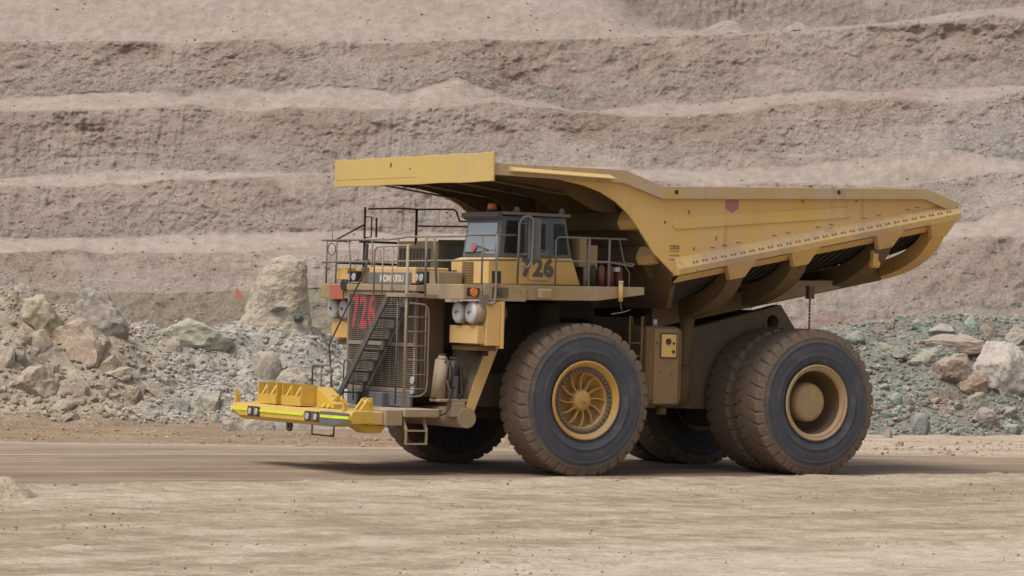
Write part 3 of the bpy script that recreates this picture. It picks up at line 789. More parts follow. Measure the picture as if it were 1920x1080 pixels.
for zz in zs_:
    if zz < 3.1: continue
    b2 = flat.copy()
    bmesh.ops.bisect_plane(b2, geom=b2.verts[:] + b2.edges[:] + b2.faces[:], plane_co=(0, 0, zz - 0.006), plane_no=(0, 0, 1), clear_inner=True)
    bmesh.ops.bisect_plane(b2, geom=b2.verts[:] + b2.edges[:] + b2.faces[:], plane_co=(0, 0, zz + 0.026), plane_no=(0, 0, 1), clear_outer=True)
    b2.to_mesh(tmp); num.from_mesh(tmp); b2.free()
flat.free(); bpy.data.meshes.remove(tmp)
bm_obj('numeral', num, M_RED, rad, Matrix.Identity(4))
MB().box(10.15, 10.24, -1.55, 1.5, 1.52, 1.85).box(10.2, 10.42, -0.15, 0.5, 1.45, 1.84).build('skid_plate', M_GREY, rad, 0.02)
for yy, zz in ((1.62, 2.16), (1.62, 1.92), (-1.62, 1.98)):
    MB().cyl((10.23, yy, zz), (10.27, yy, zz), 0.085, n=16).build('marker_lamp', M_LENS, rad)

# ---- deck
deck = empty('deck', truck)
MB().box(5.15, 9.84, -3.30, 3.30, 4.34, 4.40).build('deck_plate', M_DECK, deck)
MB().box(9.85, 10.02, -3.44, -1.70, 4.02, 4.37).box(9.85, 10.02, 1.70, 3.44, 4.06, 4.41).box(9.85, 10.26, -1.69, 1.69, 4.225, 4.37).build('front_beam', M_DECK, deck, 0.015)
for sgn in (1, -1):
    MB().prism([(9.845, 4.07), (6.39, 4.12), (5.07, 4.29), (5.07, 4.47), (9.845, 4.41)], 1, 3.30 * sgn, 3.43 * sgn).build('deck_fascia', M_DECK, deck, 0.01)
bx = MB(); bx.box(8.38, 9.50, 3.431, 3.50, 4.05, 4.43); bx.box(9.52, 9.99, 3.4415, 3.462, 4.10, 4.38)
bx.build('lamp_housing', M_DECK, deck, 0.01)
MB().box(9.60, 9.94, 3.463, 3.468, 4.14, 4.33).build('painted_lamp_recess', M_DARK, deck)  # flat dark panel paints the shade of the lamp's recess
MB().cyl((9.77, 3.468, 4.235), (9.77, 3.51, 4.235), 0.095, n=20).build('amber_lamp', M_AMBER, deck)
MB().box(8.86, 9.30, 3.501, 3.506, 4.12, 4.36).build('painted_lamp_recess', M_UNDER, deck)  # raised brown panel, its dark tone painting the shade of a second recess
MB().cyl((9.10, 3.506, 4.25), (9.10, 3.53, 4.25), 0.075, n=18).build('side_lamp', M_GREENL, deck)
MB().box(7.72, 8.06, 3.431, 3.60, 4.12, 4.36).build('step_bracket', M_DECK, deck, 0.04)
MB().box(10.022, 10.05, -2.92, -2.25, 4.0, 4.36).build('marker_plate', M_ORANGE, deck, 0.01)
MB().cyl((10.05, -2.12, 4.35), (10.12, -2.12, 4.35), 0.14, n=20).build('horn', M_BLACK, deck)
# pull handle hung from the near edge
MB().cyl((5.78, 3.50, 4.12), (5.78, 3.50, 4.55), 0.055, n=12).build('pull_cord_case', M_YEL, deck)
MB().cyl((5.78, 3.50, 4.551), (5.78, 3.50, 4.60), 0.06, n=12).build('case_cap', M_CAPS, deck)
MB().tube([(5.78, 3.5, 4.12), (5.76, 3.5, 3.98), (5.72, 3.5, 3.86)], 0.010, 5).tube([(6.02, 3.5, 3.82), (5.72, 3.5, 3.86), (5.5, 3.5, 3.93)], 0.013, 5).build('pull_handle', M_RAIL, deck)

# hood and deck boxes
hood = empty('hood', truck)
MB().box(9.1, 10.02, -1.02, 1.20, 4.405, 4.79).build('hood_box', M_YEL, hood, 0.03)
MB().box(10.021, 10.04, -1.04, 1.06, 4.375, 4.665).build('name_plate', M_GREY, hood, 0.008)
bm = text_bm('KOMATSU', 0.215, 0.016, 1.06); bmesh.ops.scale(bm, vec=(1.10, 1.0, 1.0), verts=bm.verts)
bm_obj('lettering', bm, M_WHITE, hood, facing('X', (10.043, 0.14, 4.515)))
for yy in (-1.95, 1.32):
    MB().box(9.72, 9.98, yy - .22, yy + .22, 4.43, 4.69).build('lamp_box', M_BLACK, hood, 0.01)
    for q in (-0.10, 0.12):
        MB().cyl((9.98, yy + q, 4.55), (10.0, yy + q, 4.55), 0.088, n=18).build('work_lamp', M_LENS, hood)
MB().box(9.0, 9.85, -1.70, -1.24, 4.405, 4.78).build('deck_box', M_UNDER, hood, 0.02)
MB().box(9.2, 9.85, 1.56, 2.0, 4.405, 4.70).build('deck_box', M_DECK, hood, 0.02)
MB().box(9.35, 9.90, -2.92, -2.32, 4.47, 4.78).build('battery_box', M_YEL, hood, 0.02)
MB().box(9.3, 9.70, -2.26, -2.02, 4.47, 4.78).build('battery_box', M_YEL, hood, 0.02)

# electrical cabinets across the far half of the deck
cab_ = empty('control_cabinet', truck)
MB().box(7.1, 8.0, -3.25, -1.25, 4.405, 5.48).build('cabinet_box', M_DECK, cab_, 0.03)
MB().box(8.003, 8.03, -3.20, -1.60, 4.75, 5.30).build('louvre_panel', M_GREYD, cab_, 0.01)
sl = MB()
for i in range(9): sl.box(8.031, 8.045, -3.12 + i * 0.165, -3.02 + i * 0.165, 4.80, 5.25)
sl.build('louvres', M_FRAME, cab_, 0, 'stuff')
MB().box(6.6, 7.9, -1.1, 1.05, 4.405, 5.36).build('dark_gap_box', M_DARK, cab_, 0.03)  # dark box put in for the open shaded gap beside the cab
MB().box(7.95, 8.5, 0.84, 1.05, 4.42, 5.45).build('side_cabinet', M_DECK, cab_, 0.02)

# ---- cab
cab = empty('cab', truck)
B = [(8.86, 1.38, 5.06), (8.86, 3.0, 5.06), (6.84, 3.0, 5.10), (6.84, 1.38, 5.10)]
T = [(8.76, 1.46, 6.02), (8.76, 2.96, 6.02), (7.02, 2.96, 6.04), (7.02, 1.46, 6.04)]
MB().loft(B, T).build('cab_shell', M_GREY, cab, 0.02)
MB().prism([(9.12, 4.44), (9.12, 4.98), (8.88, 5.055), (6.84, 5.095), (6.60, 4.47), (8.72, 4.44)], 1, 1.32, 3.02).build('cab_base', M_YEL, cab, 0.02)
MB().box(8.78, 9.02, 3.021, 3.026, 4.46, 4.74).build('painted_step_recess', M_DARK, cab)  # dark plate on the surface paints the shade of a recess
lv = MB()
for i in range(13): lv.box(9.121, 9.133, 1.84, 2.36, 4.47 + i * 0.038, 4.487 + i * 0.038)
lv.build('louvres', M_UNDER, cab, 0, 'stuff')
MB().box(9.121, 9.13, 1.36, 1.60, 4.45, 4.75).build('filter_cover', M_GREY, cab)
def quad_on(a, b, c, d, off, th=0.012):
    a, b, c, d = map(Vector, (a, b, c, d)); n = (b - a).cross(d - a).normalized()
    A = [p + n * off for p in (a, b, c, d)]; return A, [p + n * th for p in A]
def pane(name, mat, pts, parent=cab, off=0.004, th=0.012):
    A, Bq = quad_on(*pts, off, th)
    return MB().loft(A, Bq).build(name, mat, parent)
def fx(z): return 8.86 - 0.10 * (z - 5.06) / 0.96
def sy(z): return 3.0 - 0.04 * (z - 5.06) / 0.96
pane('windscreen', M_WIND, [(fx(5.14), 1.50, 5.14), (fx(5.14), 2.86, 5.14), (fx(5.86), 2.84, 5.86), (fx(5.86), 1.54, 5.86)])
def side_pane(name, mat, xz, off=0.004):
    return pane(name, mat, [(x, sy(z), z) for x, z in xz], off=off)
side_pane('side_window', M_GLASS, [(8.70, 5.17), (8.15, 5.17), (8.15, 5.92), (8.62, 5.92)])
side_pane('rear_side_window', M_GLASS, [(7.34, 5.17), (6.95, 5.17), (7.07, 5.88), (7.34, 5.88)])
# door
MB().loft([(8.04, 3.024, 4.56), (7.50, 3.024, 4.56), (7.50, 3.024, 5.06), (8.04, 3.024, 5.06)], [(8.04, 3.05, 4.56), (7.50, 3.05, 4.56), (7.50, 3.05, 5.06), (8.04, 3.05, 5.06)]).build('door_panel', M_YEL, cab)
pane('door', M_GREY, [(8.04, sy(5.09), 5.09), (7.50, sy(5.09), 5.09), (7.50, sy(5.97), 5.97), (8.04, sy(5.97), 5.97)], off=0.006, th=0.035)
pane('door_window', M_GLASS, [(7.86, sy(5.27), 5.27), (7.60, sy(5.27), 5.27), (7.60, sy(5.86), 5.86), (7.86, sy(5.86), 5.86)], off=0.043, th=0.008)
bm = text_bm('726', 0.56, 0.028, 1.06); bmesh.ops.scale(bm, vec=(0.98, 1.0, 1.0), verts=bm.verts)
bm_obj('numeral', bm, M_LETTER, cab, facing('Y', (7.80, 3.0535, 4.83)))
MB().box(6.95, 8.78, 1.40, 3.08, 6.045, 6.12).build('roof', M_RAIL, cab, 0.02)
MB().prism([(8.785, 5.92), (8.93, 6.0), (8.93, 6.10), (8.785, 6.10)], 1, 1.40, 3.04).build('sun_visor', M_GREYD, cab, 0.01)
for xx in (8.35, 7.12):
    lug = MB(); lug.prism([(xx + a, 6.185 + b) for a, b in arc(0, 0, 0.06, 0, 180, 10)] + [(xx - 0.09, 6.121), (xx + 0.09, 6.121)], 1, 2.92, 2.96)
    lug.build('lifting_lug', M_RAIL, cab)
MB().cyl((8.6, 2.25, 6.121), (8.6, 2.25, 6.17), 0.13, n=20).build('beacon_base', M_BLACK, cab)
MB().cyl((8.6, 2.25, 6.171), (8.6, 2.25, 6.32), 0.115, 0.095, n=20).build('beacon', M_BEACON, cab)
MB().tube([(8.88, 1.9, 5.16), (8.88, 2.1, 5.32), (8.88, 2.6, 5.22)], 0.012, 5).tube([(8.88, 1.55, 5.17), (8.88, 2.35, 5.18)], 0.014, 5).build('wiper', M_BLACK, cab)
MB().cyl((8.85, 1.90, 5.28), (8.868, 1.90, 5.28), 0.12, n=20).build('warning_sticker', M_PINK, cab)
# mirrors on tube arms
mir = empty('mirror_frame', truck)
MB().box(8.02, 8.36, 3.47, 3.53, 5.02, 5.98).build('mirror', M_GREY, mir, 0.03)
MB().tube([(8.60, 3.46, 4.42), (8.58, 3.46, 5.85), (8.52, 3.5, 5.98), (8.40, 3.56, 6.02), (8.30, 3.58, 5.96), (8.28, 3.58, 5.8), (8.30, 3.58, 4.98), (8.36, 3.56, 4.86), (8.45, 3.54, 4.82), (8.54, 3.52, 4.92)], 0.030, 8).tube([(8.6, 3.46, 5.85), (8.02, 3.50, 5.86)], 0.014, 6).tube([(8.6, 3.46, 5.14), (7.85, 3.46, 5.16), (7.62, 3.3, 5.3)], 0.014, 6).build('mirror_arm', M_RAIL, mir)

# ---- handrails
rails = empty('handrail', truck)
def rail(name, pts, r=0.023, m=M_RAIL): return MB().tube(pts, r, 7).build(name, m, rails)
YN = 3.40
rail('top_rail', [(10.0, -3.46, 5.44), (10.0, -0.1, 5.44), (10.0, 0.8, 5.50), (10.0, YN, 5.50), (9.9, YN, 5.53), (8.62, YN, 5.57)])
rail('mid_rail', [(10.0, -3.46, 4.90), (10.0, YN, 4.95), (9.9, YN, 4.96), (8.62, YN, 5.0)])
for yy in (-3.22, -2.72, -0.92, 0.34):
    rail('rail_post', [(10.0, yy, 4.38), (10.0, yy, 5.45)], 0.022)
rail('rail_post', [(10.0, -1.98, 4.38), (10.0, -2.0, 4.9), (10.0, -2.12, 5.44)], 0.022)
for xx in (9.52,): rail('rail_post', [(xx, YN, 4.42), (xx, YN, 5.55)], 0.024)
rail('rail_post', [(9.15, YN + .03, 5.56), (9.16, YN + .03, 4.95), (9.22, 3.55, 4.4), (9.26, 3.58, 4.02), (9.36, 3.58, 3.96), (9.48, 3.58, 4.0)], 0.028)
MB().box(9.42, 9.66, 3.54, 3.60, 4.0, 4.18).build('grab_plate', M_RAIL, rails)
rail('top_rail', [(7.54, YN, 4.42), (7.54, YN, 5.50), (7.46, YN, 5.57), (5.58, YN, 5.58)])
rail('mid_rail', [(7.54, YN, 5.01), (6.05, YN, 5.03), (5.40, YN, 4.95), (5.36, YN, 4.99), (5.6, YN - .35, 5.05)])
for xx in (6.62, 6.06): rail('rail_post', [(xx, YN, 4.42), (xx, YN, 5.57)], 0.030)
rail('rail_post', [(5.72, YN - .1, 5.56), (5.55, YN - .1, 4.95), (5.42, YN - .1, 4.8), (5.42, YN - .1, 4.42)], 0.018)
# stair gate and front posts
rail('gate_rail', [(10.75, 0.55, 4.10), (10.75, 0.55, 5.14), (10.75, 0.66, 5.24), (10.75, 2.30, 5.28)], 0.022, M_DECK)
for yy in (0.95, 1.42): rail('gate_post', [(10.75, yy, 4.1), (10.75, yy, 5.24)], 0.018, M_DECK)
rail('gate_post', [(10.85, 2.30, 1.62), (10.85, 2.30, 5.28)], 0.034, M_DECK)
rail('gate_post', [(10.55, 2.62, 4.1), (10.55, 2.62, 5.50)], 0.03)
rail('gate_post', [(10.35, 2.62, 5.5), (10.25, 2.62, 4.42)], 0.028)
rail('gate_post', [(10.85, 1.9, 1.62), (10.85, 1.9, 4.1)], 0.022, M_GREYD)
# rails on the far side of the deck, black masts
rail('far_rail', [(9.0, -3.4, 5.44), (7.55, -3.4, 5.44), (7.45, -3.4, 5.38), (7.42, -3.4, 5.25), (7.42, -3.4, 4.4)], 0.03, M_BLACK)
rail('far_rail', [(9.6, -3.4, 4.90), (7.42, -3.4, 4.90)], 0.03, M_BLACK)
rail('far_rail', [(9.9, -3.4, 5.44), (9.3, -3.3, 5.44)], 0.03)
rail('mast', [(8.85, -3.42, 4.42), (8.85, -3.42, 6.30)], 0.028, M_BLACK)
rail('mast_brace', [(9.65, -3.42, 5.46), (8.87, -3.42, 5.86)], 0.022, M_BLACK)
rail('mirror_bracket', [(8.85, -3.42, 6.06), (8.66, -3.42, 6.06), (8.66, -3.42, 5.56), (8.85, -3.42, 5.54)], 0.018, M_BLACK)
MB().box(8.50, 8.54, -3.44, -3.40, 5.56, 6.05).build('far_mirror', M_GREYD, rails)
MB().cyl((8.83, -3.42, 4.45), (8.79, -3.42, 5.4), 0.06, n=10).build('exhaust_pipe', M_GREYD, rails)
rail('antenna', [(10.0, -2.95, 5.40), (10.0, -2.95, 5.86)], 0.010)
rail('cable_loop', [(10.0, -2.97 + 0.20 * math.cos(a * .5236), 5.22 + 0.15 * math.sin(a * .5236)) for a in range(13)], 0.012, M_BLACK)
rail('upper_rail', [(9.0, -3.0, 6.24), (8.35, -2.6, 6.28), (8.0, -2.34, 6.26), (8.0, -0.55, 6.24), (8.0, -0.40, 6.18), (8.0, -0.25, 5.95), (8.0, 1.2, 5.92)], 0.023, M_BLACK)
rail('upper_rail', [(8.0, -2.30, 5.85), (8.0, 1.2, 5.80)], 0.022, M_BLACK)
rail('upper_post', [(8.0, -2.34, 5.40), (8.0, -2.34, 6.26)], 0.034, M_BLACK)
rail('upper_rail', [(8.0, -1.2, 5.48), (8.0, 1.0, 5.46)], 0.03, M_BLACK)

# rear of the deck: cabinet and fire bottles
MB().box(6.42, 6.62, 2.6, 3.0, 4.9, 5.6).box(6.12, 6.40, 2.72, 3.0, 4.85, 5.42).build('extinguisher_cabinet', M_DECK, truck, 0.02)
MB().cyl((6.52, 3.1, 4.42), (6.52, 3.1, 4.92), 0.05, n=12).build('filter_post', M_RAIL, truck)
for i in range(4):
    MB().cyl((6.26 - 0.25 * i, 3.0, 4.42), (6.26 - 0.25 * i, 3.0, 4.90), 0.085, n=18).cyl((6.26 - 0.25 * i, 3.0, 4.90), (6.26 - 0.25 * i, 3.0, 4.97), 0.085, 0.03, n=18).build('fire_bottle', M_MAROON if i else M_DARK, truck)
MB().box(5.62, 5.74, 3.1, 3.2, 4.82, 4.92).build('bottle_valve', M_CAPS, truck)

# ---- air cleaners under the deck ends
for sgn in (1, -1):
    ac = empty('air_cleaner', truck)
    for q in (2.74, 3.32):
        c = MB(); c.cyl((9.47, q * sgn, 3.77), (9.72, q * sgn, 3.77), 0.25, n=30); c.build('canister', M_DECK, ac)
        d = MB()
        # shallow domed white cover
        ring_ = [(0.0, 0.25), (0.03, 0.245), (0.055, 0.20), (0.065, 0.10), (0.067, 0.0)]
        vs, fs, n = [], [], 30
        for dx, r in ring_: vs += [(9.722 + dx, q * sgn + 0.97 * r * math.cos(2 * math.pi * i / n), 3.77 + r * math.sin(2 * math.pi * i / n)) for i in range(n)]
        for k in range(len(ring_) - 1): fs += [(k * n + i, k * n + (i + 1) % n, (k + 1) * n + (i + 1) % n, (k + 1) * n + i) for i in range(n)]
        d.add(vs, fs, True); cv = d.build('cover', M_CAPS, ac)
        MB().cyl((9.785, q * sgn, 3.77), (9.83, q * sgn, 3.77), 0.028, n=10).bar((9.80, (q + .09) * sgn, 3.80), (9.80, q * sgn, 3.775), 0.02, 0.02).build('wing_nut', M_RAIL, cv)
    MB().box(9.08, 9.46, 2.45 * sgn, 3.56 * sgn, 3.02, 4.03).build('housing', M_YEL, ac, 0.02)
    MB().box(9.01, 9.078, 2.45 * sgn, 3.61 * sgn, 2.96, 4.04).build('flange', M_YEL, ac, 0.008)
    MB().box(9.461, 9.66, 2.25 * sgn, 3.50 * sgn, 3.06, 3.47).build('lower_housing', M_YEL, ac, 0.015)
    MB().box(9.03, 9.56, 2.2 * sgn, 3.36 * sgn, 2.90, 3.015).build('dust_tray', M_UNDER, ac, 0.02)
    for xx in (9.3, 9.05): MB().cyl((xx, 2.75 * sgn, 2.78), (xx, 2.75 * sgn, 2.90), 0.13, n=14).build('dust_cup', M_DARK, ac)
    MB().cyl((8.66, 2.95 * sgn, 3.75), (9.005, 2.95 * sgn, 3.78), 0.20, n=20).build('intake_pipe', M_UNDER, ac)

# grease accumulator in front of the near leg
acc = empty('accumulator', truck)
MB().cyl((10.02, 2.40, 1.78), (9.92, 2.40, 2.66), 0.165, n=24).cyl((9.92, 2.40, 2.66), (9.915, 2.40, 2.76), 0.15, 0.08, n=24).box(9.72, 9.78, 2.2, 2.52, 1.78, 2.55).build('tank', M_DECK, acc)
MB().cyl((9.91, 2.40, 2.761), (9.91, 2.40, 2.80), 0.09, n=14).cyl((9.62, 2.40, 1.80), (9.60, 2.40, 2.66), 0.10, n=16).box(9.38, 9.50, 2.25, 2.45, 1.9, 2.5).cyl((9.80, 2.58, 2.0), (9.80, 2.58, 2.5), 0.035, n=8).build('valve_block', M_DARK, acc)
MB().box(9.58, 9.74, 2.42, 2.58, 2.05, 2.30).cyl((9.68, 2.5, 2.3), (9.68, 2.5, 2.62), 0.05, n=10).cyl((9.62, 2.5, 1.8), (9.62, 2.5, 2.05), 0.07, n=10).build('pump', M_GREY, acc, 0.01)
hs_ = MB()
hs_.tube([(9.85, 2.62, 2.72), (9.66, 2.66, 2.70), (9.56, 2.66, 2.5), (9.52, 2.66, 1.9), (9.6, 2.64, 1.75)], 0.022, 6)
hs_.tube([(9.93, 2.66, 2.2), (9.86, 2.70, 1.9), (9.88, 2.7, 1.6), (9.98, 2.7, 1.45), (10.15, 2.66, 1.38)], 0.026, 6)
hs_.tube([(9.95, 2.55, 2.62), (9.86, 2.64, 2.66), (9.78, 2.66, 2.45), (9.80, 2.66, 2.1)], 0.02, 6).tube([(9.5, 2.6, 2.4), (9.42, 2.62, 2.1), (9.5, 2.62, 1.8)], 0.024, 6)
hs_.build('hose', M_DARK, acc)
MB().box(9.35, 10.12, 2.2, 2.66, 1.70, 1.77).box(9.46, 9.82, 2.45, 2.72, 1.36, 1.695).build('mount', M_DECK, acc, 0.015)

# ---- front platform, stairs and ladder
st_ = empty('stairway', truck)
for xx in (10.32, 10.86):
    MB().bar((xx, -0.95, 1.58), (xx, 1.50, 4.16), 0.05, 0.15, (0, -1, 1)).build('stringer', M_GREYD, st_)
step0 = None
for i in range(9):
    zz = 1.80 + i * 0.255; yy = -0.95 + (zz - 1.58) * 2.45 / 2.58
    if step0 is None:
        step0 = MB().box(10.345, 10.835, -0.10, 0.10, -0.02, 0.02).build('step', M_GREYD, st_); s_ = step0
    else:
        s_ = step0.copy(); COL.objects.link(s_); s_.parent = st_
    s_.location = (0, yy, zz)
MB().box(10.06, 10.92, 1.45, 2.35, 4.08, 4.17).build('landing', M_DECK, st_, 0.01)
MB().tube([(10.90, -1.05, 1.7), (10.90, -1.15, 2.2), (10.90, -1.30, 2.9), (10.90, 0.3, 4.6), (10.9, 0.55, 4.95)], 0.022, 6).tube([(10.34, -1.05, 1.6), (10.34, -1.1, 2.35), (10.34, -1.2, 2.55), (10.34, -1.5, 2.55), (10.34, -1.56, 2.45), (10.34, -1.56, 1.55)], 0.018, 6).build('stair_rail', M_GREYD, st_)
MB().box(10.72, 10.98, -1.25, -0.95, 1.55, 1.80).build('stair_foot', M_GREYD, st_, 0.01)
ld = empty('ladder', truck)
MB().tube([(10.80, 2.36, 3.95), (10.40, 2.36, 3.92), (10.30, 2.36, 3.82), (10.28, 2.36, 3.6), (10.28, 2.36, 2.1), (10.32, 2.36, 1.92), (10.45, 2.36, 1.82), (10.80, 2.36, 1.80)], 0.022, 7).build('ladder_loop', M_RAIL, ld)
rg0 = None
for i in range(6):
    if rg0 is None: rg0 = MB().tube([(10.30, 2.36, 0), (10.82, 2.36, 0)], 0.016, 6).build('rung', M_RAIL, ld); g_ = rg0
    else: g_ = rg0.copy(); COL.objects.link(g_); g_.parent = ld
    g_.location = (0, 0, 1.98 + i * 0.33)
MB().tube([(10.36, 2.36, 1.95), (10.36, 2.36, 3.9)], 0.014, 6).build('ladder_bar', M_RAIL, ld)
pf = empty('front_platform', truck)
MB().box(10.28, 11.18, 1.95, 2.95, 1.36, 1.54).build('tread_plate', M_DECK, pf, 0.015)
MB().box(10.28, 11.18, -2.95, -1.95, 1.36, 1.54).build('tread_plate', M_DECK, pf, 0.015)
MB().box(9.55, 10.70, -1.94, 1.94, 1.30, 1.50).build('cross_member', M_DECK, pf, 0.015)
MB().box(11.19, 11.62, 2.0, 2.86, 1.16, 1.52).build('side_bracket', M_DECK, pf, 0.015)
def hang_steps(sg):
    h = MB()
    for xx in (11.10, 10.57):
        h.bar((xx, 2.70 * sg, 1.36), (xx, 2.88 * sg, 1.05), 0.06, 0.05, (1, 0, 0)); h.bar((xx, 2.88 * sg, 1.05), (xx, 2.88 * sg, 0.73), 0.05, 0.04, (1, 0, 0))
    for zz in (1.05, 0.75): h.box(10.57, 11.10, 2.85 * sg, 2.91 * sg, zz - .02, zz + .02)
    h.build('hanging_step', M_DECK, pf)
hang_steps(1)
MB().tube([(11.6, -0.72, 1.12), (11.6, -0.72, 0.80), (11.6, 0.36, 0.80), (11.6, 0.36, 1.12)], 0.022, 6).build('hanging_step', M_FRAME, pf)
MB().tube([(11.4, -1.16, 1.45), (11.4, -1.16, 2.36), (11.4, -1.10, 2.42), (11.4, -0.30, 2.43), (11.4, -0.24, 2.37), (11.4, -0.20, 1.45)], 0.024, 6).tube([(11.4, -0.70, 1.45), (11.4, -0.70, 2.42)], 0.020, 6).build('grab_rail', M_FRAME, pf)

# ---- extended front bumper
bp = empty('bumper', truck)
XB = 12.70
sec = [(12.02, 1.12), (12.62, 1.10), (XB, 1.19), (XB, 1.36), (12.62, 1.475), (12.02, 1.475)]
mid_ = [(-2.45, 0), (2.35, 0)]
def bsec(y, dx, lift): return [(x - dx * (1 if x > 12.3 else 0), y, z + (lift if z < 1.2 else 0)) for x, z in sec]
b_ = MB()
b_.loft(bsec(-2.35, 0, 0), bsec(2.25, 0, 0))
b_.loft(bsec(-2.35, 0, 0), bsec(-2.95, 0.06, 0.14)); b_.loft(bsec(2.25, 0, 0), bsec(2.98, 0.10, 0.10))
b_.build('beam', M_YELB, bp)
MB().loft([(12.706, 1.72, 1.14), (12.706, 1.72, 1.44), (12.706, 2.26, 1.45), (12.706, 2.26, 1.14)], [(12.712, 1.72, 1.14), (12.712, 1.72, 1.44), (12.712, 2.26, 1.45), (12.712, 2.26, 1.14)]) \
    .loft([(12.712, 2.26, 1.13), (12.712, 2.26, 1.45), (12.612, 2.95, 1.43), (12.612, 2.95, 1.24)], [(12.70, 2.255, 1.13), (12.70, 2.255, 1.45), (12.60, 2.94, 1.43), (12.60, 2.94, 1.24)]).build('corner_patch', M_GREY, bp)
tp = MB()
for a, b in ((-2.33, -1.93), (-1.27, 0.92), (1.74, 2.24)):
    tp.box(12.7135, 12.718, a, b, 1.30, 1.365)
tp.loft([(12.718, 2.245, 1.30), (12.718, 2.245, 1.365), (12.625, 2.94, 1.365), (12.625, 2.94, 1.30)], [(12.714, 2.243, 1.30), (12.714, 2.243, 1.365), (12.618, 2.935, 1.365), (12.618, 2.935, 1.30)])
tp.loft([(12.706, -2.34, 1.30), (12.706, -2.34, 1.365), (12.652, -2.93, 1.365), (12.652, -2.93, 1.30)], [(12.70, -2.34, 1.30), (12.70, -2.34, 1.365), (12.645, -2.93, 1.365), (12.645, -2.93, 1.30)])
tp.build('reflective_strip', M_TAPE, bp)
for a, b in ((-1.91, -1.29), (0.98, 1.70)):
    MB().box(12.703, 12.712, a, b, 1.18, 1.42).build('painted_lamp_recess', M_UNDER, bp)  # dark backing paints recess shade around the headlamps
    for k, q in enumerate((0.24, 0.78)):
        yc = a + (b - a) * q
        MB().box(12.713, 12.72, yc - .10, yc + .15, 1.195, 1.405).build('painted_lamp_pocket', M_DARK, bp)  # dark block paints the shade of each lamp's own pocket
        MB().cyl((12.721, yc - .01, 1.30), (12.735, yc - .01, 1.30), 0.078, n=20).build('headlamp', M_LENS, bp)
tow = [(q[0], q[1]) for q in arc(0.0, 1.02, 0.12, 180, 360, 10)]
bm = plate_hole([(-0.12 + 0, 1.10)] + [(x, z) for x, z in tow] + [(0.12, 1.10)], (0.0, 1.01), 0.05, 0.0, 0.05)
# turn the eye so its hole looks forward
bm_obj('tow_eye', bm, M_DARK, bp, Matrix.Translation((12.60, 0.0, 0.0)) @ Matrix.Rotation(R(90), 4, 'Z'))
for yy, h in ((-2.78, 0.33), (2.62, 0.30)):
    MB().bar((12.55, yy, 1.45), (12.55, yy, 1.45 + h * .6), 0.09, 0.09, (1, 0, 0)).bar((12.55, yy, 1.45 + h * .6), (12.58, yy - .03, 1.45 + h), 0.10, 0.06, (1, 0, 0)).build('marker_post', M_YELB, bp)
MB().tube([(12.56, -2.80, 1.78), (12.56, -2.90, 2.9), (12.56, -2.99, 4.22)], 0.004, 5).build('whip_pole', M_RAIL, bp)
MB().loft([(12.56, -2.97, 3.93), (12.56, -2.50, 3.88), (12.56, -2.70, 4.10), (12.56, -2.98, 4.22)], [(12.572, -2.97, 3.93), (12.572, -2.50, 3.88), (12.572, -2.70, 4.10), (12.572, -2.98, 4.22)]).build('whip_flag', M_ORANGE, bp)
# wheel chocks held in two crates on the bumper
for c0 in (-1.84, -0.60):
    hd = MB(); wd = 0.97; x0 = 12.05; x1 = 12.50
    hd.box(x0, x1, c0, c0 + wd, 1.50, 1.55); hd.box(x1 - .02, x1 + .0, c0, c0 + wd, 1.551, 1.72)
    hd.box(x0, x0 + .03, c0, c0 + wd, 1.551, 1.95)
    hd.build('chock_crate', M_YELB, bp)
    for q in (0.0, 0.46, 0.94): MB().box(x0 + .031, x1 - .021, c0 + q, c0 + q + 0.035, 1.552, 1.99).build('crate_side', M_YELB, bp)
    for q in (0.06, 0.52):
        ck = MB(); y0_ = c0 + q; y1_ = y0_ + 0.36
        ck.prism([(12.10, 1.56), (12.50, 1.56), (12.47, 1.66), (12.30, 1.93), (12.16, 1.95)], 1, y0_, y0_ + 0.09)
        ck.prism([(12.10, 1.56), (12.50, 1.56), (12.47, 1.66), (12.30, 1.93), (12.16, 1.95)], 1, y1_ - 0.09, y1_)
        ck.prism([(12.10, 1.56), (12.40, 1.56), (12.20, 1.85), (12.12, 1.87)], 1, y0_ + 0.091, y1_ - 0.091)
        ck.build('wheel_chock', M_YELB, bp, 0.01)
    MB().box(x0 - .5, x0 - 0.005, c0 + .05, c0 + wd - .05, 1.50, 1.93).build('chock_housing', M_YELB, bp, 0.02)
MB().loft([(12.1, 0.40, 1.49), (11.7, 0.40, 1.49), (11.7, 0.40, 1.92), (12.1, 0.40, 1.92)], [(12.1, 1.25, 1.49), (11.7, 1.25, 1.49), (11.7, 1.25, 1.58), (12.1, 1.25, 1.58)]).build('chock_slope', M_YELB, bp)
for sg in (1, -1):
    MB().box(11.63, 12.015, 2.05 * sg, 2.75 * sg, 1.17, 1.47).build('bumper_arm', M_YEL, bp, 0.02)
    if sg < 0: continue
    for hy in (2.50, 0.95): MB().prism([(12.18, 1.49), (11.97, 1.76), (11.86, 1.78), (11.82, 1.49)], 1, hy - .17, hy - .09).prism([(12.18, 1.49), (11.97, 1.76), (11.86, 1.78), (11.82, 1.49)], 1, hy + .07, hy + .15).cyl((11.93, hy - .19, 1.68), (11.93, hy + .17, 1.68), 0.05, n=12).build('hinge_bracket', M_YELB, bp, 0.008)
    MB().prism([(12.30, 1.165), (12.0, 0.98), (11.60, 0.98), (11.45, 1.155)], 1, 2.2 * sg, 2.6 * sg).build('tow_plate', M_YELB, bp, 0.01)
MB().box(10.75, 12.0, -1.9, 1.9, 1.30, 1.44).build('walkway', M_DECK, bp, 0.01)

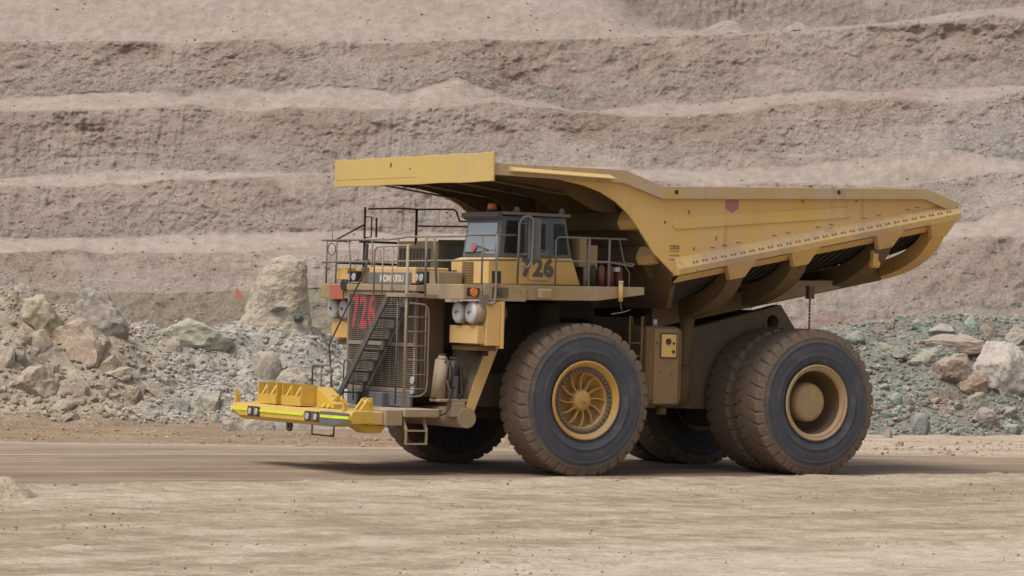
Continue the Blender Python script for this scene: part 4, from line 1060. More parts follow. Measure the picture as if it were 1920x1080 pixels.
# ---- fuel tank on the near side
tk = empty('fuel_tank', truck)
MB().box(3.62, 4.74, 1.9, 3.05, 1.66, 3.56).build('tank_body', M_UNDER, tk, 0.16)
tkp = painted('worn_tank_paint', (0.26, 0.15, 0.05), 0.75, 0.6, 0.66, 0.4, (0.19, 0.135, 0.095))
MB().box(3.80, 4.50, 3.051, 3.07, 1.72, 3.50).build('tank_face', tkp, tk, 0.05)
MB().box(3.86, 4.34, 3.072, 3.085, 2.80, 3.40).build('gauge_frame', M_DARK, tk, 0.01)
MB().box(3.89, 4.31, 3.086, 3.10, 2.83, 3.37).build('gauge_panel', M_YEL, tk, 0.005)
for gx_, gz_, gr_ in ((4.12, 3.20, .075), (3.97, 3.16, .03), (3.97, 2.96, .04)): MB().cyl((gx_, 3.10, gz_), (gx_, 3.12, gz_), gr_, n=14).build('gauge', M_DARK, tk)
MB().cyl((4.25, 2.7, 3.56), (4.25, 2.7, 3.72), 0.055, n=12).build('filler_cap', M_CAPS, tk)
MB().cyl((3.95, 2.6, 1.45), (3.95, 2.6, 1.66), 0.13, n=16).build('drain', M_UNDER, tk)
hr_ = MB()
hr_.tube([(4.90, 3.10, 1.72), (4.90, 3.12, 3.62), (4.86, 3.05, 3.76), (4.72, 2.9, 3.76), (4.6, 2.75, 3.56)], 0.028, 7)
hr_.tube([(5.20, 3.05, 2.6), (5.20, 3.05, 3.62), (5.16, 2.98, 3.76), (5.02, 2.85, 3.76), (4.9, 2.7, 3.52)], 0.028, 7)
for zz in (2.55, 2.85, 3.15): hr_.tube([(4.90, 3.11, zz), (5.20, 3.05, zz)], 0.018, 6)
hr_.build('tank_ladder', M_UNDER, tk)

# ---- dump body
body = empty('dump_body', truck)
YS = 3.60
def zs(x): return 4.79 + (4.35 - x) * 0.1945
wing = [(8.85, 6.93), (8.2, 6.94), (7.6, 6.89), (6.96, 6.79), (6.5, 6.66), (6.06, 6.45), (5.73, 6.2), (5.44, 5.90), (5.2, 5.60), (4.97, 5.30), (4.35, 4.80)]
out_ = wing + [(-4.10, 6.44), (-4.17, 6.79), (-3.11, 7.10), (4.80, 6.83), (5.86, 7.16), (9.40, 7.16)]
for sg in (1, -1):
    MB().prism(out_, 1, YS * sg, (YS - 0.06) * sg).build('side_plate', M_YEL, body)
    tr = MB()
    top = [(9.45, 7.20), (5.86, 7.19), (4.80, 6.86), (-3.11, 7.135), (-4.18, 6.81)]
    bot = [(9.45, 6.92), (5.90, 6.88), (4.79, 6.555), (-3.03, 6.865), (-3.9, 6.60)]
    for i in range(4):
        A = [(*top[i], ), (*bot[i], )]
        p = [(top[i][0], YS * sg + .002 * sg, top[i][1]), (bot[i][0], YS * sg + .002 * sg, bot[i][1]), (bot[i][0], (YS + .11) * sg, bot[i][1]), (top[i][0], (YS + .11) * sg, top[i][1])]
        q = [(top[i + 1][0], YS * sg + .002 * sg, top[i + 1][1]), (bot[i + 1][0], YS * sg + .002 * sg, bot[i + 1][1]), (bot[i + 1][0], (YS + .11) * sg, bot[i + 1][1]), (top[i + 1][0], (YS + .11) * sg, top[i + 1][1])]
        tr.loft(p, q)
    tr.build('top_rail', M_TOPRAIL, body, 0.012)
    # sloping bolted beam along the foot of the side plate
    bs = MB()
    def bsec2(x, z): return [(x, YS * sg + .003 * sg, z + 0.40), (x, (YS + .20) * sg, z + 0.13), (x, (YS + .20) * sg, z - 0.02), (x, (YS - .15) * sg, z - 0.05)]
    bs.loft(bsec2(4.35, zs(4.35)), bsec2(-4.12, zs(-4.12)))
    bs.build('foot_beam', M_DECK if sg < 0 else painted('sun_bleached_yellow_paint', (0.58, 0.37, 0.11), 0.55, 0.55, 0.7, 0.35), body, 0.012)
    bl = MB()
    for i in range(29):
        for e in (-0.046, 0.046):
            x = 3.85 - i * 0.272 + e; z = zs(x)
            c = Vector((x, (YS + 0.135) * sg, z + 0.215)); n = Vector((0, 0.27 * sg, 0.20)).normalized()
            bl.cyl(c - n * 0.02, c + n * 0.022, 0.030, n=6)
    bl.build('bolts', M_FRAME, body, 0, 'stuff')
    MB().loft([(9.05, (YS + .112) * sg, 7.12), (6.30, (YS + .112) * sg, 7.06), (6.30, (YS + .112) * sg, 6.96), (9.05, (YS + .112) * sg, 7.02)],
              [(8.98, (YS + .30) * sg, 7.03), (6.24, (YS + .30) * sg, 6.97), (6.24, (YS + .30) * sg, 6.95), (8.98, (YS + .30) * sg, 7.01)]).build('deflector', M_PANEL, body)
# stiffener pad, warning arrow, little data plates on the near side
pad_ = [(4.33, 5.86), (-0.70, 6.32), (-0.80, 6.38), (-0.80, 6.52), (-0.70, 6.58), (4.28, 6.14), (4.40, 6.08), (4.44, 5.94)]
MB().prism(pad_, 1, YS + .001, YS + .022).build('stiffener_pad', M_YEL, body, 0.006)
MB().prism([(2.92, 6.61), (2.92, 6.40), (2.72, 6.31), (2.54, 6.42), (2.54, 6.62)], 1, YS + .001, YS + .006).build('warning_arrow', M_PINK, body)
dp = MB()
for i in range(3): dp.box(4.22, 4.50, YS + .001, YS + .006, 5.34 - i * 0.10, 5.352 - i * 0.10)
dp.build('plate_lines', M_UNDER, body)
bm = text_bm('CIDS', 0.13, 0.004); bm_obj('lettering', bm, M_UNDER, body, facing('Y', (4.36, YS + .007, 5.43)))
for xx, zz in ((4.42, 6.735), (-0.36, 6.93), (8.1, 7.3)):
    if zz < 7.2: MB().cyl((xx, YS + .112, zz), (xx, YS + .118, zz), 0.055, n=14).build('drain_hole', M_DARK, body)
for xx in (3.2, 2.85, 2.45, 1.4, 1.0, 0.1, -0.3, -1.3, -1.75, -2.65, -2.95):
    MB().box(xx, xx + .13, YS + .001, YS + .006, zs(xx) + 0.44, zs(xx) + 0.458).build('weld_slot', M_UNDER, body)
for x, z, a, b in ((4.62, 5.97, .07, .09), (3.95, 6.22, .05, .12), (3.15, 5.62, .04, .14), (3.78, 5.37, .05, .10), (0.62, 6.62, .05, .12), (-1.0, 6.72, .05, .06)):
    MB().prism([(x, z), (x + a * .6, z + b * .12), (x + a, z + b * .5), (x + a * .5, z + b), (x + a * .12, z + b * .8)], 1, YS + .001, YS + .005).build('paint_chip', M_UNDER, body)

# canopy over the cab
MB().prism([(9.40, 6.96), (5.55, 6.99), (5.55, 7.05), (9.40, 7.02)], 1, -YS + .061, YS - .061).build('canopy_plate', M_UNDER, body)  # dark tone paints the shade under the canopy into the plate
cp_ = MB(); n = 16
Ft, Fb = [], []
for i in range(n + 1):
    y = -3.80 + 7.6 * i / n
    Ft.append((9.53, y, 7.43 + 0.012 * math.sin(i * 2.1))); Fb.append((9.53, y, 6.765 + 0.008 * math.sin(i * 1.3)))
vs = Ft + Fb + [(x - 0.05, y, z) for x, y, z in Ft] + [(x - 0.05, y, z) for x, y, z in Fb]; m = n + 1; fs = []
for i in range(n):
    fs += [(i, i + 1, m + i + 1, m + i), (2 * m + i + 1, 2 * m + i, 3 * m + i, 3 * m + i + 1), (i + 1, i, 2 * m + i, 2 * m + i + 1), (m + i, m + i + 1, 3 * m + i + 1, 3 * m + i)]
fs += [(0, m, 3 * m, 2 * m), (n, 2 * m + n, 3 * m + n, m + n)]
cp_.add(vs, fs); cp_.build('canopy_front', M_PANEL, body, 0.01)
MB().box(9.5315, 9.537, -3.76, 0.2, 6.94, 6.955).build('weld_seam', M_YEL, body)
MB().box(9.5315, 9.536, -1.00, -0.92, 7.20, 7.30).box(9.5315, 9.536, -0.05, 0.0, 7.12, 7.16).build('paint_chip', M_UNDER, body)
MB().box(9.41, 9.479, -YS, YS, 6.80, 7.18).build('canopy_beam', M_YEL, body)
# front wall with cross bolsters and gussets
fw_ = [(5.62, 6.955), (5.55, 6.955), (3.62, 4.02), (3.72, 3.98)]
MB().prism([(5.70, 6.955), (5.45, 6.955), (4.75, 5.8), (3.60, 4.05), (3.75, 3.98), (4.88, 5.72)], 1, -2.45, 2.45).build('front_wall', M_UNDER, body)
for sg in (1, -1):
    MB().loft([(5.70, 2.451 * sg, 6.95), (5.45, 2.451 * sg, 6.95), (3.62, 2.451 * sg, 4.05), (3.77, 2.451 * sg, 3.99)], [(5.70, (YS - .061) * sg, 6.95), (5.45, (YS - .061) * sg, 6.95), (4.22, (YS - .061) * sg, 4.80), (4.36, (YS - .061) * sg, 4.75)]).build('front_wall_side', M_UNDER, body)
for (x, z, hx, hz, ye) in ((5.22, 6.03, 0.30, 0.22, 2.85), (4.62, 5.22, 0.28, 0.22, 2.75)):
    bo = MB()
    prof_ = [(x - .35, z - hz), (x + hx * .7, z - hz), (x + hx, z - hz * .2), (x + hx * .6, z + hz), (x - .1, z + hz)]
    bo.prism(prof_, 1, -ye, ye)
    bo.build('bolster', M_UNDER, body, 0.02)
    for sg in (1, -1):
        MB().loft([(px_, (ye + .002) * sg, pz_) for px_, pz_ in prof_], [(px_ - .22 if px_ > x else px_, (ye + .42) * sg, pz_ + .05) for px_, pz_ in prof_]).build('bolster_end', M_YEL, body, 0.015)
for yy in (-2.6, -0.95, 0.95, 2.6):
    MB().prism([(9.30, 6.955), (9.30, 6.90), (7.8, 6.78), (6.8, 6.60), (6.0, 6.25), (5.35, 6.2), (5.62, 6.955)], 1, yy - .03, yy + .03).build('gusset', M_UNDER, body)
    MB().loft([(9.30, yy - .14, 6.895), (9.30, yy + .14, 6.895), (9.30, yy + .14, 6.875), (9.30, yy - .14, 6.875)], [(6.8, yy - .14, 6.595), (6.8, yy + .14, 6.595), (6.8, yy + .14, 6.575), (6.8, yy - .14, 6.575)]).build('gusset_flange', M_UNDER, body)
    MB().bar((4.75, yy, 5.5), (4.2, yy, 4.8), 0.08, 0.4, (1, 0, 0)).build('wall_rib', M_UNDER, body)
# floor
def fsec(x): 
    z = zs(x)
    up_ = [(x, -3.53, z + .0), (x, -2.4, z - .50), (x, -1.3, z - .74), (x, 1.3, z - .74), (x, 2.4, z - .50), (x, 3.53, z + .0)]
    return up_ + [(a, b, c - .08) for a, b, c in up_[::-1]]
fl = MB()
F0 = [(4.33, -3.53, zs(4.33)), (3.72, -2.4, 4.12), (3.66, -1.3, 4.04), (3.66, 1.3, 4.04), (3.72, 2.4, 4.12), (4.33, 3.53, zs(4.33))]
F0 = F0 + [(a, b, c - .08) for a, b, c in F0[::-1]]
fl.loft(F0, fsec(2.5)); fl.loft(fsec(2.5), fsec(-4.1))
fl.build('floor_plate', M_BLACK, body)  # near-black colour paints the shade behind the hoops into the floor
for sg in (1, -1):
    sk = MB(); q = lambda x: [(x, 3.62 * sg, zs(x) - .055), (x, 3.42 * sg, zs(x) - .20), (x, 3.42 * sg, zs(x) - .22), (x, 3.62 * sg, zs(x) - .075)]
    sk.loft(q(4.25), q(-3.9)); sk.build('floor_skirt', M_YEL, body)
fs_ = MB()
for xx in np.arange(2.9, -3.9, -0.26):
    for sg in (1, -1):
        fs_.bar((xx, 3.35 * sg, zs(xx) - .17), (xx, 2.42 * sg, zs(xx) - .60), 0.05, 0.05, (1, 0, 0)); fs_.bar((xx, 2.40 * sg, zs(xx) - .605), (xx, 1.3 * sg, zs(xx) - .85), 0.05, 0.05, (1, 0, 0))
fs_.build('floor_ribs', M_DARK, body, 0, 'stuff')  # dark colour adds to the shade painted under the floor
# hoops
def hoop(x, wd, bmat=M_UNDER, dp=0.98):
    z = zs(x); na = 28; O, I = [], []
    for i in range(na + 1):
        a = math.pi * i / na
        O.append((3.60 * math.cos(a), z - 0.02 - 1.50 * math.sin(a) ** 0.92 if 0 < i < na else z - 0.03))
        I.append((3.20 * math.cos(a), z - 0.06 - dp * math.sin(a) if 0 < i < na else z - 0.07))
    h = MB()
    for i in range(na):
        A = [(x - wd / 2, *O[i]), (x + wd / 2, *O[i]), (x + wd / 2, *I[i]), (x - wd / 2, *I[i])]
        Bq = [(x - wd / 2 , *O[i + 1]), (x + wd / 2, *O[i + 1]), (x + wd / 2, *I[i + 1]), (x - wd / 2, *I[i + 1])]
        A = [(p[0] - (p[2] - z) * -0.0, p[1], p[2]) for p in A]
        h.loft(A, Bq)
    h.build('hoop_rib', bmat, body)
    for sg in (1, -1):
        MB().loft([(x + .46, (YS + .203) * sg, z - .09), (x - .40, (YS + .203) * sg, z + .06), (x - .40, (YS + .06) * sg, z + .06), (x + .46, (YS + .06) * sg, z - .09)],
                  [(x + .21, (YS - .02) * sg, z - .44), (x - .215, (YS - .02) * sg, z - .36), (x - .215, (YS - .2) * sg, z - .36), (x + .21, (YS - .2) * sg, z - .44)]).build('rib_cap', M_YEL, body, 0.012)
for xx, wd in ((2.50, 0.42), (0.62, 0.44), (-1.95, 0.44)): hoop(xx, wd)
hoop(-3.62, 0.40, M_YEL, 1.06)
for sg in (1, -1):
    br = MB()
    br.loft([(3.5, 1.12 * sg, zs(3.5) - 1.46), (3.5, 1.46 * sg, zs(3.5) - 1.46), (3.5, 1.46 * sg, zs(3.5) - .90), (3.5, 1.12 * sg, zs(3.5) - .90)],
            [(-3.5, 1.12 * sg, zs(-3.5) - 1.46), (-3.5, 1.46 * sg, zs(-3.5) - 1.46), (-3.5, 1.46 * sg, zs(-3.5) - 1.18), (-3.5, 1.12 * sg, zs(-3.5) - 1.18)])
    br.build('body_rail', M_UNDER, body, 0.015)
    MB().prism([(0.3, zs(.3) - 1.40), (-1.95, zs(-1.95) - 1.40), (-1.95, zs(-1.95) - 1.20), (-0.4, zs(-.4) - 0.95)], 1, 1.47 * sg, 1.75 * sg).build('pivot_bracket', M_DECK, body, 0.01)
    # safety cable lug on the third rib
    lg = MB(); lg.box(-1.86, -1.70, (YS - .32) * sg, (YS - .18) * sg, zs(-1.8) - .72, zs(-1.8) - .42); lg.cyl((-1.90, (YS - .25) * sg, zs(-1.8) - .76), (-1.68, (YS - .25) * sg, zs(-1.8) - .76), 0.095, n=18)
    lg.build('cable_lug', M_YEL, body, 0.01)
    MB().cyl((-1.91, (YS - .25) * sg, zs(-1.8) - .76), (-1.901, (YS - .25) * sg, zs(-1.8) - .76), 0.055, n=14).build('lug_hole', M_DARK, body)
    # rock ejector bar hanging between the dual tyres
    ej = MB(); xe, ye = -0.55, 2.40
    ej.box(xe - .08, xe + .08, (ye - .08) * sg, (ye + .08) * sg, zs(xe) - 1.42, zs(xe) - 1.10)
    for k in range(12): ej.cyl((xe, ye * sg, zs(xe) - 1.42 - k * 0.085), (xe, ye * sg, zs(xe) - 1.495 - k * 0.085), 0.022, 0.030, n=8)
    ej.build('rock_ejector', M_FRAME, body)
MB().cyl((-0.31, -0.84, 3.72), (-0.31, 0.84, 3.72), 0.30, n=20).build('hole_backing', M_DARK, truck)  # dark cylinder added behind the frame holes so they look shaded inside
bpy.data.meshes.remove(bpy.data.meshes['tmp']) if 'tmp' in bpy.data.meshes else None

# ================================================================== ROCKS
def rock_bm(seed, sub, cuts=12, rough=0.12, boxy=0.0, taper=0.0, rounded=False):
    rnd = random.Random(seed)
    bm = bmesh.new(); bmesh.ops.create_icosphere(bm, subdivisions=sub, radius=1.0)
    co = np.array([v.co[:] for v in bm.verts])
    for _ in range(cuts):
        n = np.array([rnd.gauss(0, 1), rnd.gauss(0, 1), rnd.gauss(0, 1)]); n /= np.linalg.norm(n)
        d = rnd.uniform(0.78, 0.94) if rounded else rnd.uniform(0.42, 0.82)
        k = co @ n - d
        co = np.where(k[:, None] > 0, co - np.outer(k * 0.97, n), co)
    o = seed * 3.7
    for sc, am in ((1.6, rough * 0.6), (3.8, rough * 0.7), (9.0, rough * 0.55)):
        if sub < 3 and sc > 4: continue
        nn = noise(co[:, 0] * sc + o, co[:, 1] * sc + 2.2, co[:, 2] * sc - o, seed)
        co = co * (1 + am * nn)[:, None]
    if taper:
        k = 1 - taper * np.clip((co[:, 2] + 0.6) / 1.6, 0, 1)
        co[:, 0] *= k; co[:, 1] *= k
    lo, hi = co.min(0), co.max(0)
    co = (co - (lo + hi) / 2) / ((hi - lo) / 2)
    for v, c in zip(bm.verts, co): v.co = c
    return bm

def rock_mesh(seed, sub, smooth=False, **k):
    bm = rock_bm(seed, sub, **k)
    me = bpy.data.meshes.new('rock'); 
    for f in bm.faces: f.smooth = smooth
    bm.to_mesh(me); bm.free(); me.materials.append(M_ROCK)
    return me

TAN, GRY, GRN, PINK, BLUE, PALE, BRN, TEAL, DRK = (0.36, 0.30, 0.215), (0.31, 0.285, 0.25), (0.27, 0.29, 0.225), (0.40, 0.295, 0.22), (0.145, 0.155, 0.16), (0.45, 0.40, 0.35), (0.26, 0.195, 0.15), (0.29, 0.355, 0.335), (0.075, 0.085, 0.08)

def rock(name, px, py, wpx, hpx, col, label, seed, cat='boulder', group=None, mesh=None, sub=4, depth=0.85, tilt=0.0, yaw=None, sink=0.45, **k):
    t = hit_rubble(px, py + hpx * 0.42)
    if t is None: return None
    s = t / CAM_F
    if px < 700 and sink == 0.45: sink = 0.7
    W, H = wpx * s / 2 * (1 + 0.10 * (sink > 0)), hpx * s / 2 * (1 + sink)
    c = at(px, py + hpx * sink * 0.5, t + W * depth * 0.30)
    me = mesh or rock_mesh(seed, sub, **k)
    o = bpy.data.objects.new(name, me); COL.objects.link(o)
    o.location = c; o.scale = (W, W * depth, H); o.rotation_euler = (0, tilt, (seed * 1.7 % 0.6 - 0.3) if yaw is None else yaw)
    mx_ = (0.55 if sink > 0.3 else 0.3) if px < 1000 else 0.25; so = (0.40, 0.335, 0.265) if px < 300 else ((0.41, 0.37, 0.32) if px < 900 else (0.29, 0.27, 0.225))
    o.color = (*(c * (1 - mx_) + d * mx_ for c, d in zip(col, so)), 1)
    return tag(o, label, cat, group)

BIG = 'large boulders in the rubble'
NB = [
    # px, py, w, h, colour, label, extra
    (190, 573, 98, 66, BLUE, 'dark blue grey boulder with a pale green flank under the bench edge at far left', dict(cuts=12)),
    (70, 584, 92, 66, (0.37, 0.33, 0.22), 'tan wedge shaped boulder with sharp top beside the small ochre stone', dict(cuts=8)),
    (45, 549, 46, 36, GRN, 'pale green boulder behind the tan wedge boulder', dict(cuts=9)),
    (29, 557, 20, 22, (0.42, 0.34, 0.21), 'small pointed ochre stone in front of the pale green boulder', dict(sub=3, taper=0.4)),
    (142, 632, 118, 76, PINK, 'big pinkish tan boulder with an orange stained face below the gravel mound', dict(cuts=9)),
    (75, 636, 42, 40, (0.39, 0.33, 0.24), 'rounded tan boulder just left of the big pinkish boulder', dict(cuts=8, rounded=True, rough=0.05)),
    (43, 627, 30, 28, PINK, 'small rounded pink boulder left of the rounded tan one', dict(sub=3, rounded=True)),
    (358, 620, 150, 50, (0.35, 0.36, 0.28), 'long flat pale green slab lying in front of the dark bench cut', dict(cuts=9, depth=0.6)),
    (325, 644, 30, 26, PALE, 'whitish rounded rock below the flat pale green slab', dict(sub=3, rounded=True)),
    (306, 684, 22, 18, GRY, 'grey rounded rock at the edge of the grey gravel run', dict(sub=3, rounded=True)),
    (205, 682, 44, 36, TAN, 'tan block below the lower corner of the big pinkish boulder', dict(cuts=8)),
    (218, 699, 58, 20, (0.38, 0.33, 0.25), 'long flat tan slab tilted to the right under the tan block', dict(cuts=10, tilt=-0.25)),
    (78, 674, 32, 20, DRK, 'small dark green black rock among tan rubble', dict(sub=3)),
    (10, 666, 38, 36, PALE, 'pinkish white boulder cut by the left edge of the view', dict(cuts=8)),
    (37, 668, 22, 28, GRY, 'grey angular stone beside the pinkish white boulder', dict(sub=3)),
    (68, 710, 76, 56, TAN, 'broad tan boulder below the dark green black rock', dict(cuts=7)),
    (96, 692, 28, 26, (0.29, 0.27, 0.215), 'grey angular rock leaning on the broad tan boulder', dict(sub=3)),
    (250, 738, 34, 36, BRN, 'brown upright block standing left of two tan slabs', dict(cuts=9)),
    (289, 729, 42, 20, TAN, 'tan slab sloping down right beside the brown block', dict(sub=3, tilt=0.35)),
    (312, 716, 38, 16, (0.39, 0.31, 0.215), 'flat tan slab above the sloping tan slab', dict(sub=3)),
    (268, 730, 16, 26, GRY, 'thin grey stone wedged between the brown block and tan slab', dict(sub=3)),
    (120, 760, 42, 24, (0.44, 0.38, 0.28), 'flat beige slab low in the left rubble', dict(cuts=10)),
    (128, 783, 28, 16, (0.17, 0.155, 0.135), 'dark grey stone just below the flat beige slab', dict(sub=3)),
    (186, 765, 22, 20, (0.41, 0.34, 0.235), 'small ochre block right of the flat beige slab', dict(sub=3)),
    (343, 758, 24, 20, (0.24, 0.27, 0.255), 'blue green stone low in the rubble left of the bumper', dict(sub=3)),
    (295, 776, 26, 15, (0.27, 0.31, 0.27), 'flat pale green stone near the foot of the bank', dict(sub=3)),
    (313, 764, 24, 13, TEAL, 'thin greenish stone between the flat pale green and blue green ones', dict(sub=3)),
    (240, 769, 22, 14, (0.28, 0.30, 0.26), 'small grey green stone left of the flat pale green stone', dict(sub=3)),
    (196, 737, 16, 18, PALE, 'small white stone above the ochre block', dict(sub=2)),
    (150, 729, 32, 28, (0.44, 0.36, 0.31), 'pinkish white stone half buried above the flat beige slab', dict(sub=3)),
    (168, 672, 22, 15, TEAL, 'turquoise stained stone under the big pinkish boulder', dict(sub=3)),
    (500, 680, 54, 44, (0.36, 0.30, 0.235), 'rounded brown boulder bedded in grey gravel above the truck bumper', dict(cuts=7, rounded=True, rough=0.05)),
    (390, 750, 46, 36, TAN, 'tan angular boulder over a dark hollow left of the bumper', dict(cuts=8)),
    (432, 797, 44, 32, (0.47, 0.43, 0.38), 'white rough boulder at the road edge below the bumper corner', dict(cuts=10)),
    (484, 796, 60, 28, (0.37, 0.345, 0.31), 'long grey boulder behind the bumper underside', dict(cuts=7)),
    (405, 783, 22, 20, GRN, 'green stone left of the white rough boulder', dict(sub=3)),
    (548, 707, 62, 36, (0.40, 0.35, 0.29), 'pale smooth boulder above the yellow chock crates', dict(cuts=6, rounded=True)),
    (378, 772, 22, 18, GRY, 'small grey stone below the tan angular boulder', dict(sub=3)),
    # right of the truck
    (1876, 680, 104, 88, (0.56, 0.50, 0.455), 'biggest white boulder at the right with a flat pale face', dict(cuts=9, rough=0.09, tilt=-0.15, rounded=True, sub=5)),
    (1783, 688, 62, 54, (0.26, 0.185, 0.145), 'reddish brown block left of the biggest white boulder', dict(cuts=8)),
    (1822, 718, 54, 48, (0.31, 0.21, 0.15), 'orange stained boulder below the biggest white boulder', dict(cuts=7)),
    (1725, 795, 36, 42, (0.225, 0.24, 0.23), 'rounded blue grey boulder standing at the road edge', dict(cuts=6, rounded=True, rough=0.05)),
    (1846, 781, 58, 38, (0.26, 0.215, 0.18), 'grey brown block low on the right rubble', dict(cuts=8)),
    (1836, 751, 48, 32, (0.27, 0.235, 0.195), 'grey brown slab under the orange stained boulder', dict(cuts=8)),
    (1680, 745, 28, 21, (0.33, 0.42, 0.39), 'pale turquoise block right of the rear tyre', dict(sub=3)),
    (1704, 751, 26, 25, GRY, 'grey block beside the pale turquoise block', dict(sub=3)),
    (1822, 602, 28, 28, (0.36, 0.45, 0.42), 'light turquoise rock highest on the right rubble', dict(sub=3)),
    (1722, 606, 26, 16, (0.20, 0.29, 0.28), 'teal stone on the crest of the right rubble', dict(sub=3)),
    (1688, 595, 24, 11, (0.25, 0.32, 0.29), 'thin teal slab on the crest left of the teal stone', dict(sub=3)),
    (1766, 618, 46, 24, (0.26, 0.32, 0.315), 'flat pale blue boulder on the right crest', dict(cuts=8)),
    (1790, 641, 132, 30, (0.235, 0.165, 0.13), 'long low reddish rock above the reddish brown block', dict(cuts=6, depth=0.4)),
    (1851, 621, 34, 28, (0.235, 0.175, 0.145), 'dark brown wedge behind the biggest white boulder', dict(sub=3)),
    (1908, 626, 52, 36, (0.29, 0.24, 0.205), 'brown boulder with a dark hollow at the right edge', dict(cuts=9)),
    (1603, 632, 38, 24, (0.235, 0.295, 0.27), 'teal grey block just above the rear tyre', dict(sub=3)),
    (1672, 650, 60, 34, (0.225, 0.225, 0.18), 'grey green slab with a dark overhang right of the tyre', dict(cuts=10, tilt=0.35)),
    (1735, 669, 54, 38, (0.24, 0.245, 0.205), 'grey green boulder left of the reddish brown block', dict(cuts=7)),
    (1664, 812, 20, 24, (0.45, 0.355, 0.27), 'small tan cone shaped stone on the sandy road edge', dict(sub=3, taper=0.5)),
    (1890, 771, 34, 18, (0.17, 0.17, 0.15), 'dark slab low at the right edge', dict(sub=3)),
    (1896, 803, 38, 18, (0.24, 0.25, 0.225), 'grey green slab at the foot of the right rubble', dict(sub=3)),
    (1681, 832, 24, 13, (0.42, 0.345, 0.265), 'flat tan stone lying on the sandy verge', dict(sub=3)),
]
for i, (px, py, w_, h_, c_, lab, ex) in enumerate(NB):
    rock('boulder' if w_ * h_ > 900 else 'stone', px, py, w_, h_, c_, lab, 100 + i, 'boulder' if w_ * h_ > 900 else 'stone', None, **ex)

# the pinnacle rock
t = hit_rubble(505, 620)
s = t / CAM_F; H = 142 * s
prof_z = np.array([-0.25, 0.0, 0.2, 0.4, 0.6, 0.8, 0.92, 1.0])
lft = np.array([-80, -66, -50, -40, -31, -15, -2, 16]) * s; rgt = np.array([92, 80, 73, 70, 68, 66, 61, 48]) * s
nq, nth_ = 60, 90
qq = np.linspace(-0.25, 1.0, nq)[:, None]; th = np.linspace(0, 2 * np.pi, nth_, endpoint=False)[None]
l_ = np.interp(qq, prof_z, lft); g_ = np.interp(qq, prof_z, rgt)
cap = np.where(qq > 0.90, np.sqrt(np.clip(1 - ((qq - 0.90) / 0.10) ** 2, 0, 1)), 1.0)
hw, cx_ = (g_ - l_) / 2 * cap, (g_ + l_) / 2
ex = 0.85
xx_ = cx_ + hw * np.sign(np.cos(th)) * np.abs(np.cos(th)) ** ex; yy_ = hw * 0.85 * np.sign(np.sin(th)) * np.abs(np.sin(th)) ** ex; zz_ = qq * H + 0 * th
n1 = fbm(xx_ * 1.6, yy_ * 1.6, zz_ * 1.6, 4, 334, 0.6); n2 = fbm(xx_ * 6, yy_ * 6, zz_ * 6, 3, 335, 0.6); n3 = 1 - np.abs(noise(xx_ * 3.2, yy_ * 3.2, zz_ * 3.2, 336)) 
dd = (0.10 * n1 + 0.045 * n2 + 0.05 * (n3 - 0.6)) * np.minimum(1, cap * 1.2)
xx_ = xx_ + dd * np.cos(th); yy_ = yy_ + dd * np.sin(th); zz_ = zz_ + 0.05 * n1 + 0.03 * n2
bm = bmesh.new()
pv = [[bm.verts.new((xx_[i, j], yy_[i, j], zz_[i, j])) for j in range(nth_)] for i in range(nq)]
for i in range(nq - 1):
    for j in range(nth_): bm.faces.new((pv[i][j], pv[i][(j + 1) % nth_], pv[i + 1][(j + 1) % nth_], pv[i + 1][j]))
bmesh.ops.remove_doubles(bm, verts=bm.verts, dist=1e-3)
me = bpy.data.meshes.new('rock'); bm.to_mesh(me); bm.free(); me.materials.append(M_ROCK)
pin = bpy.data.objects.new('pinnacle_rock', me); COL.objects.link(pin)
pin.location = at(506, 618, t + 0.9); pin.color = (0.385, 0.335, 0.265, 1)
tag(pin, 'tall tan pinnacle of rough rock standing beside the truck front', 'boulder')
for (px, py, w_, h_, c_, sd, ) in ((522, 578, 32, 18, (0.27, 0.29, 0.26), 41), (560, 592, 20, 26, (0.16, 0.165, 0.16), 42)):
    o = bpy.data.objects.new('embedded_stone', rock_mesh(sd, 3)); COL.objects.link(o)
    w0_ = at(px, py, t + 0.9 - 0.92) - np.array(pin.location)
    o.parent = pin; o.location = w0_; o.scale = (w_ * s / 2, w_ * s / 3, h_ * s / 2); o.color = (*c_, 1)

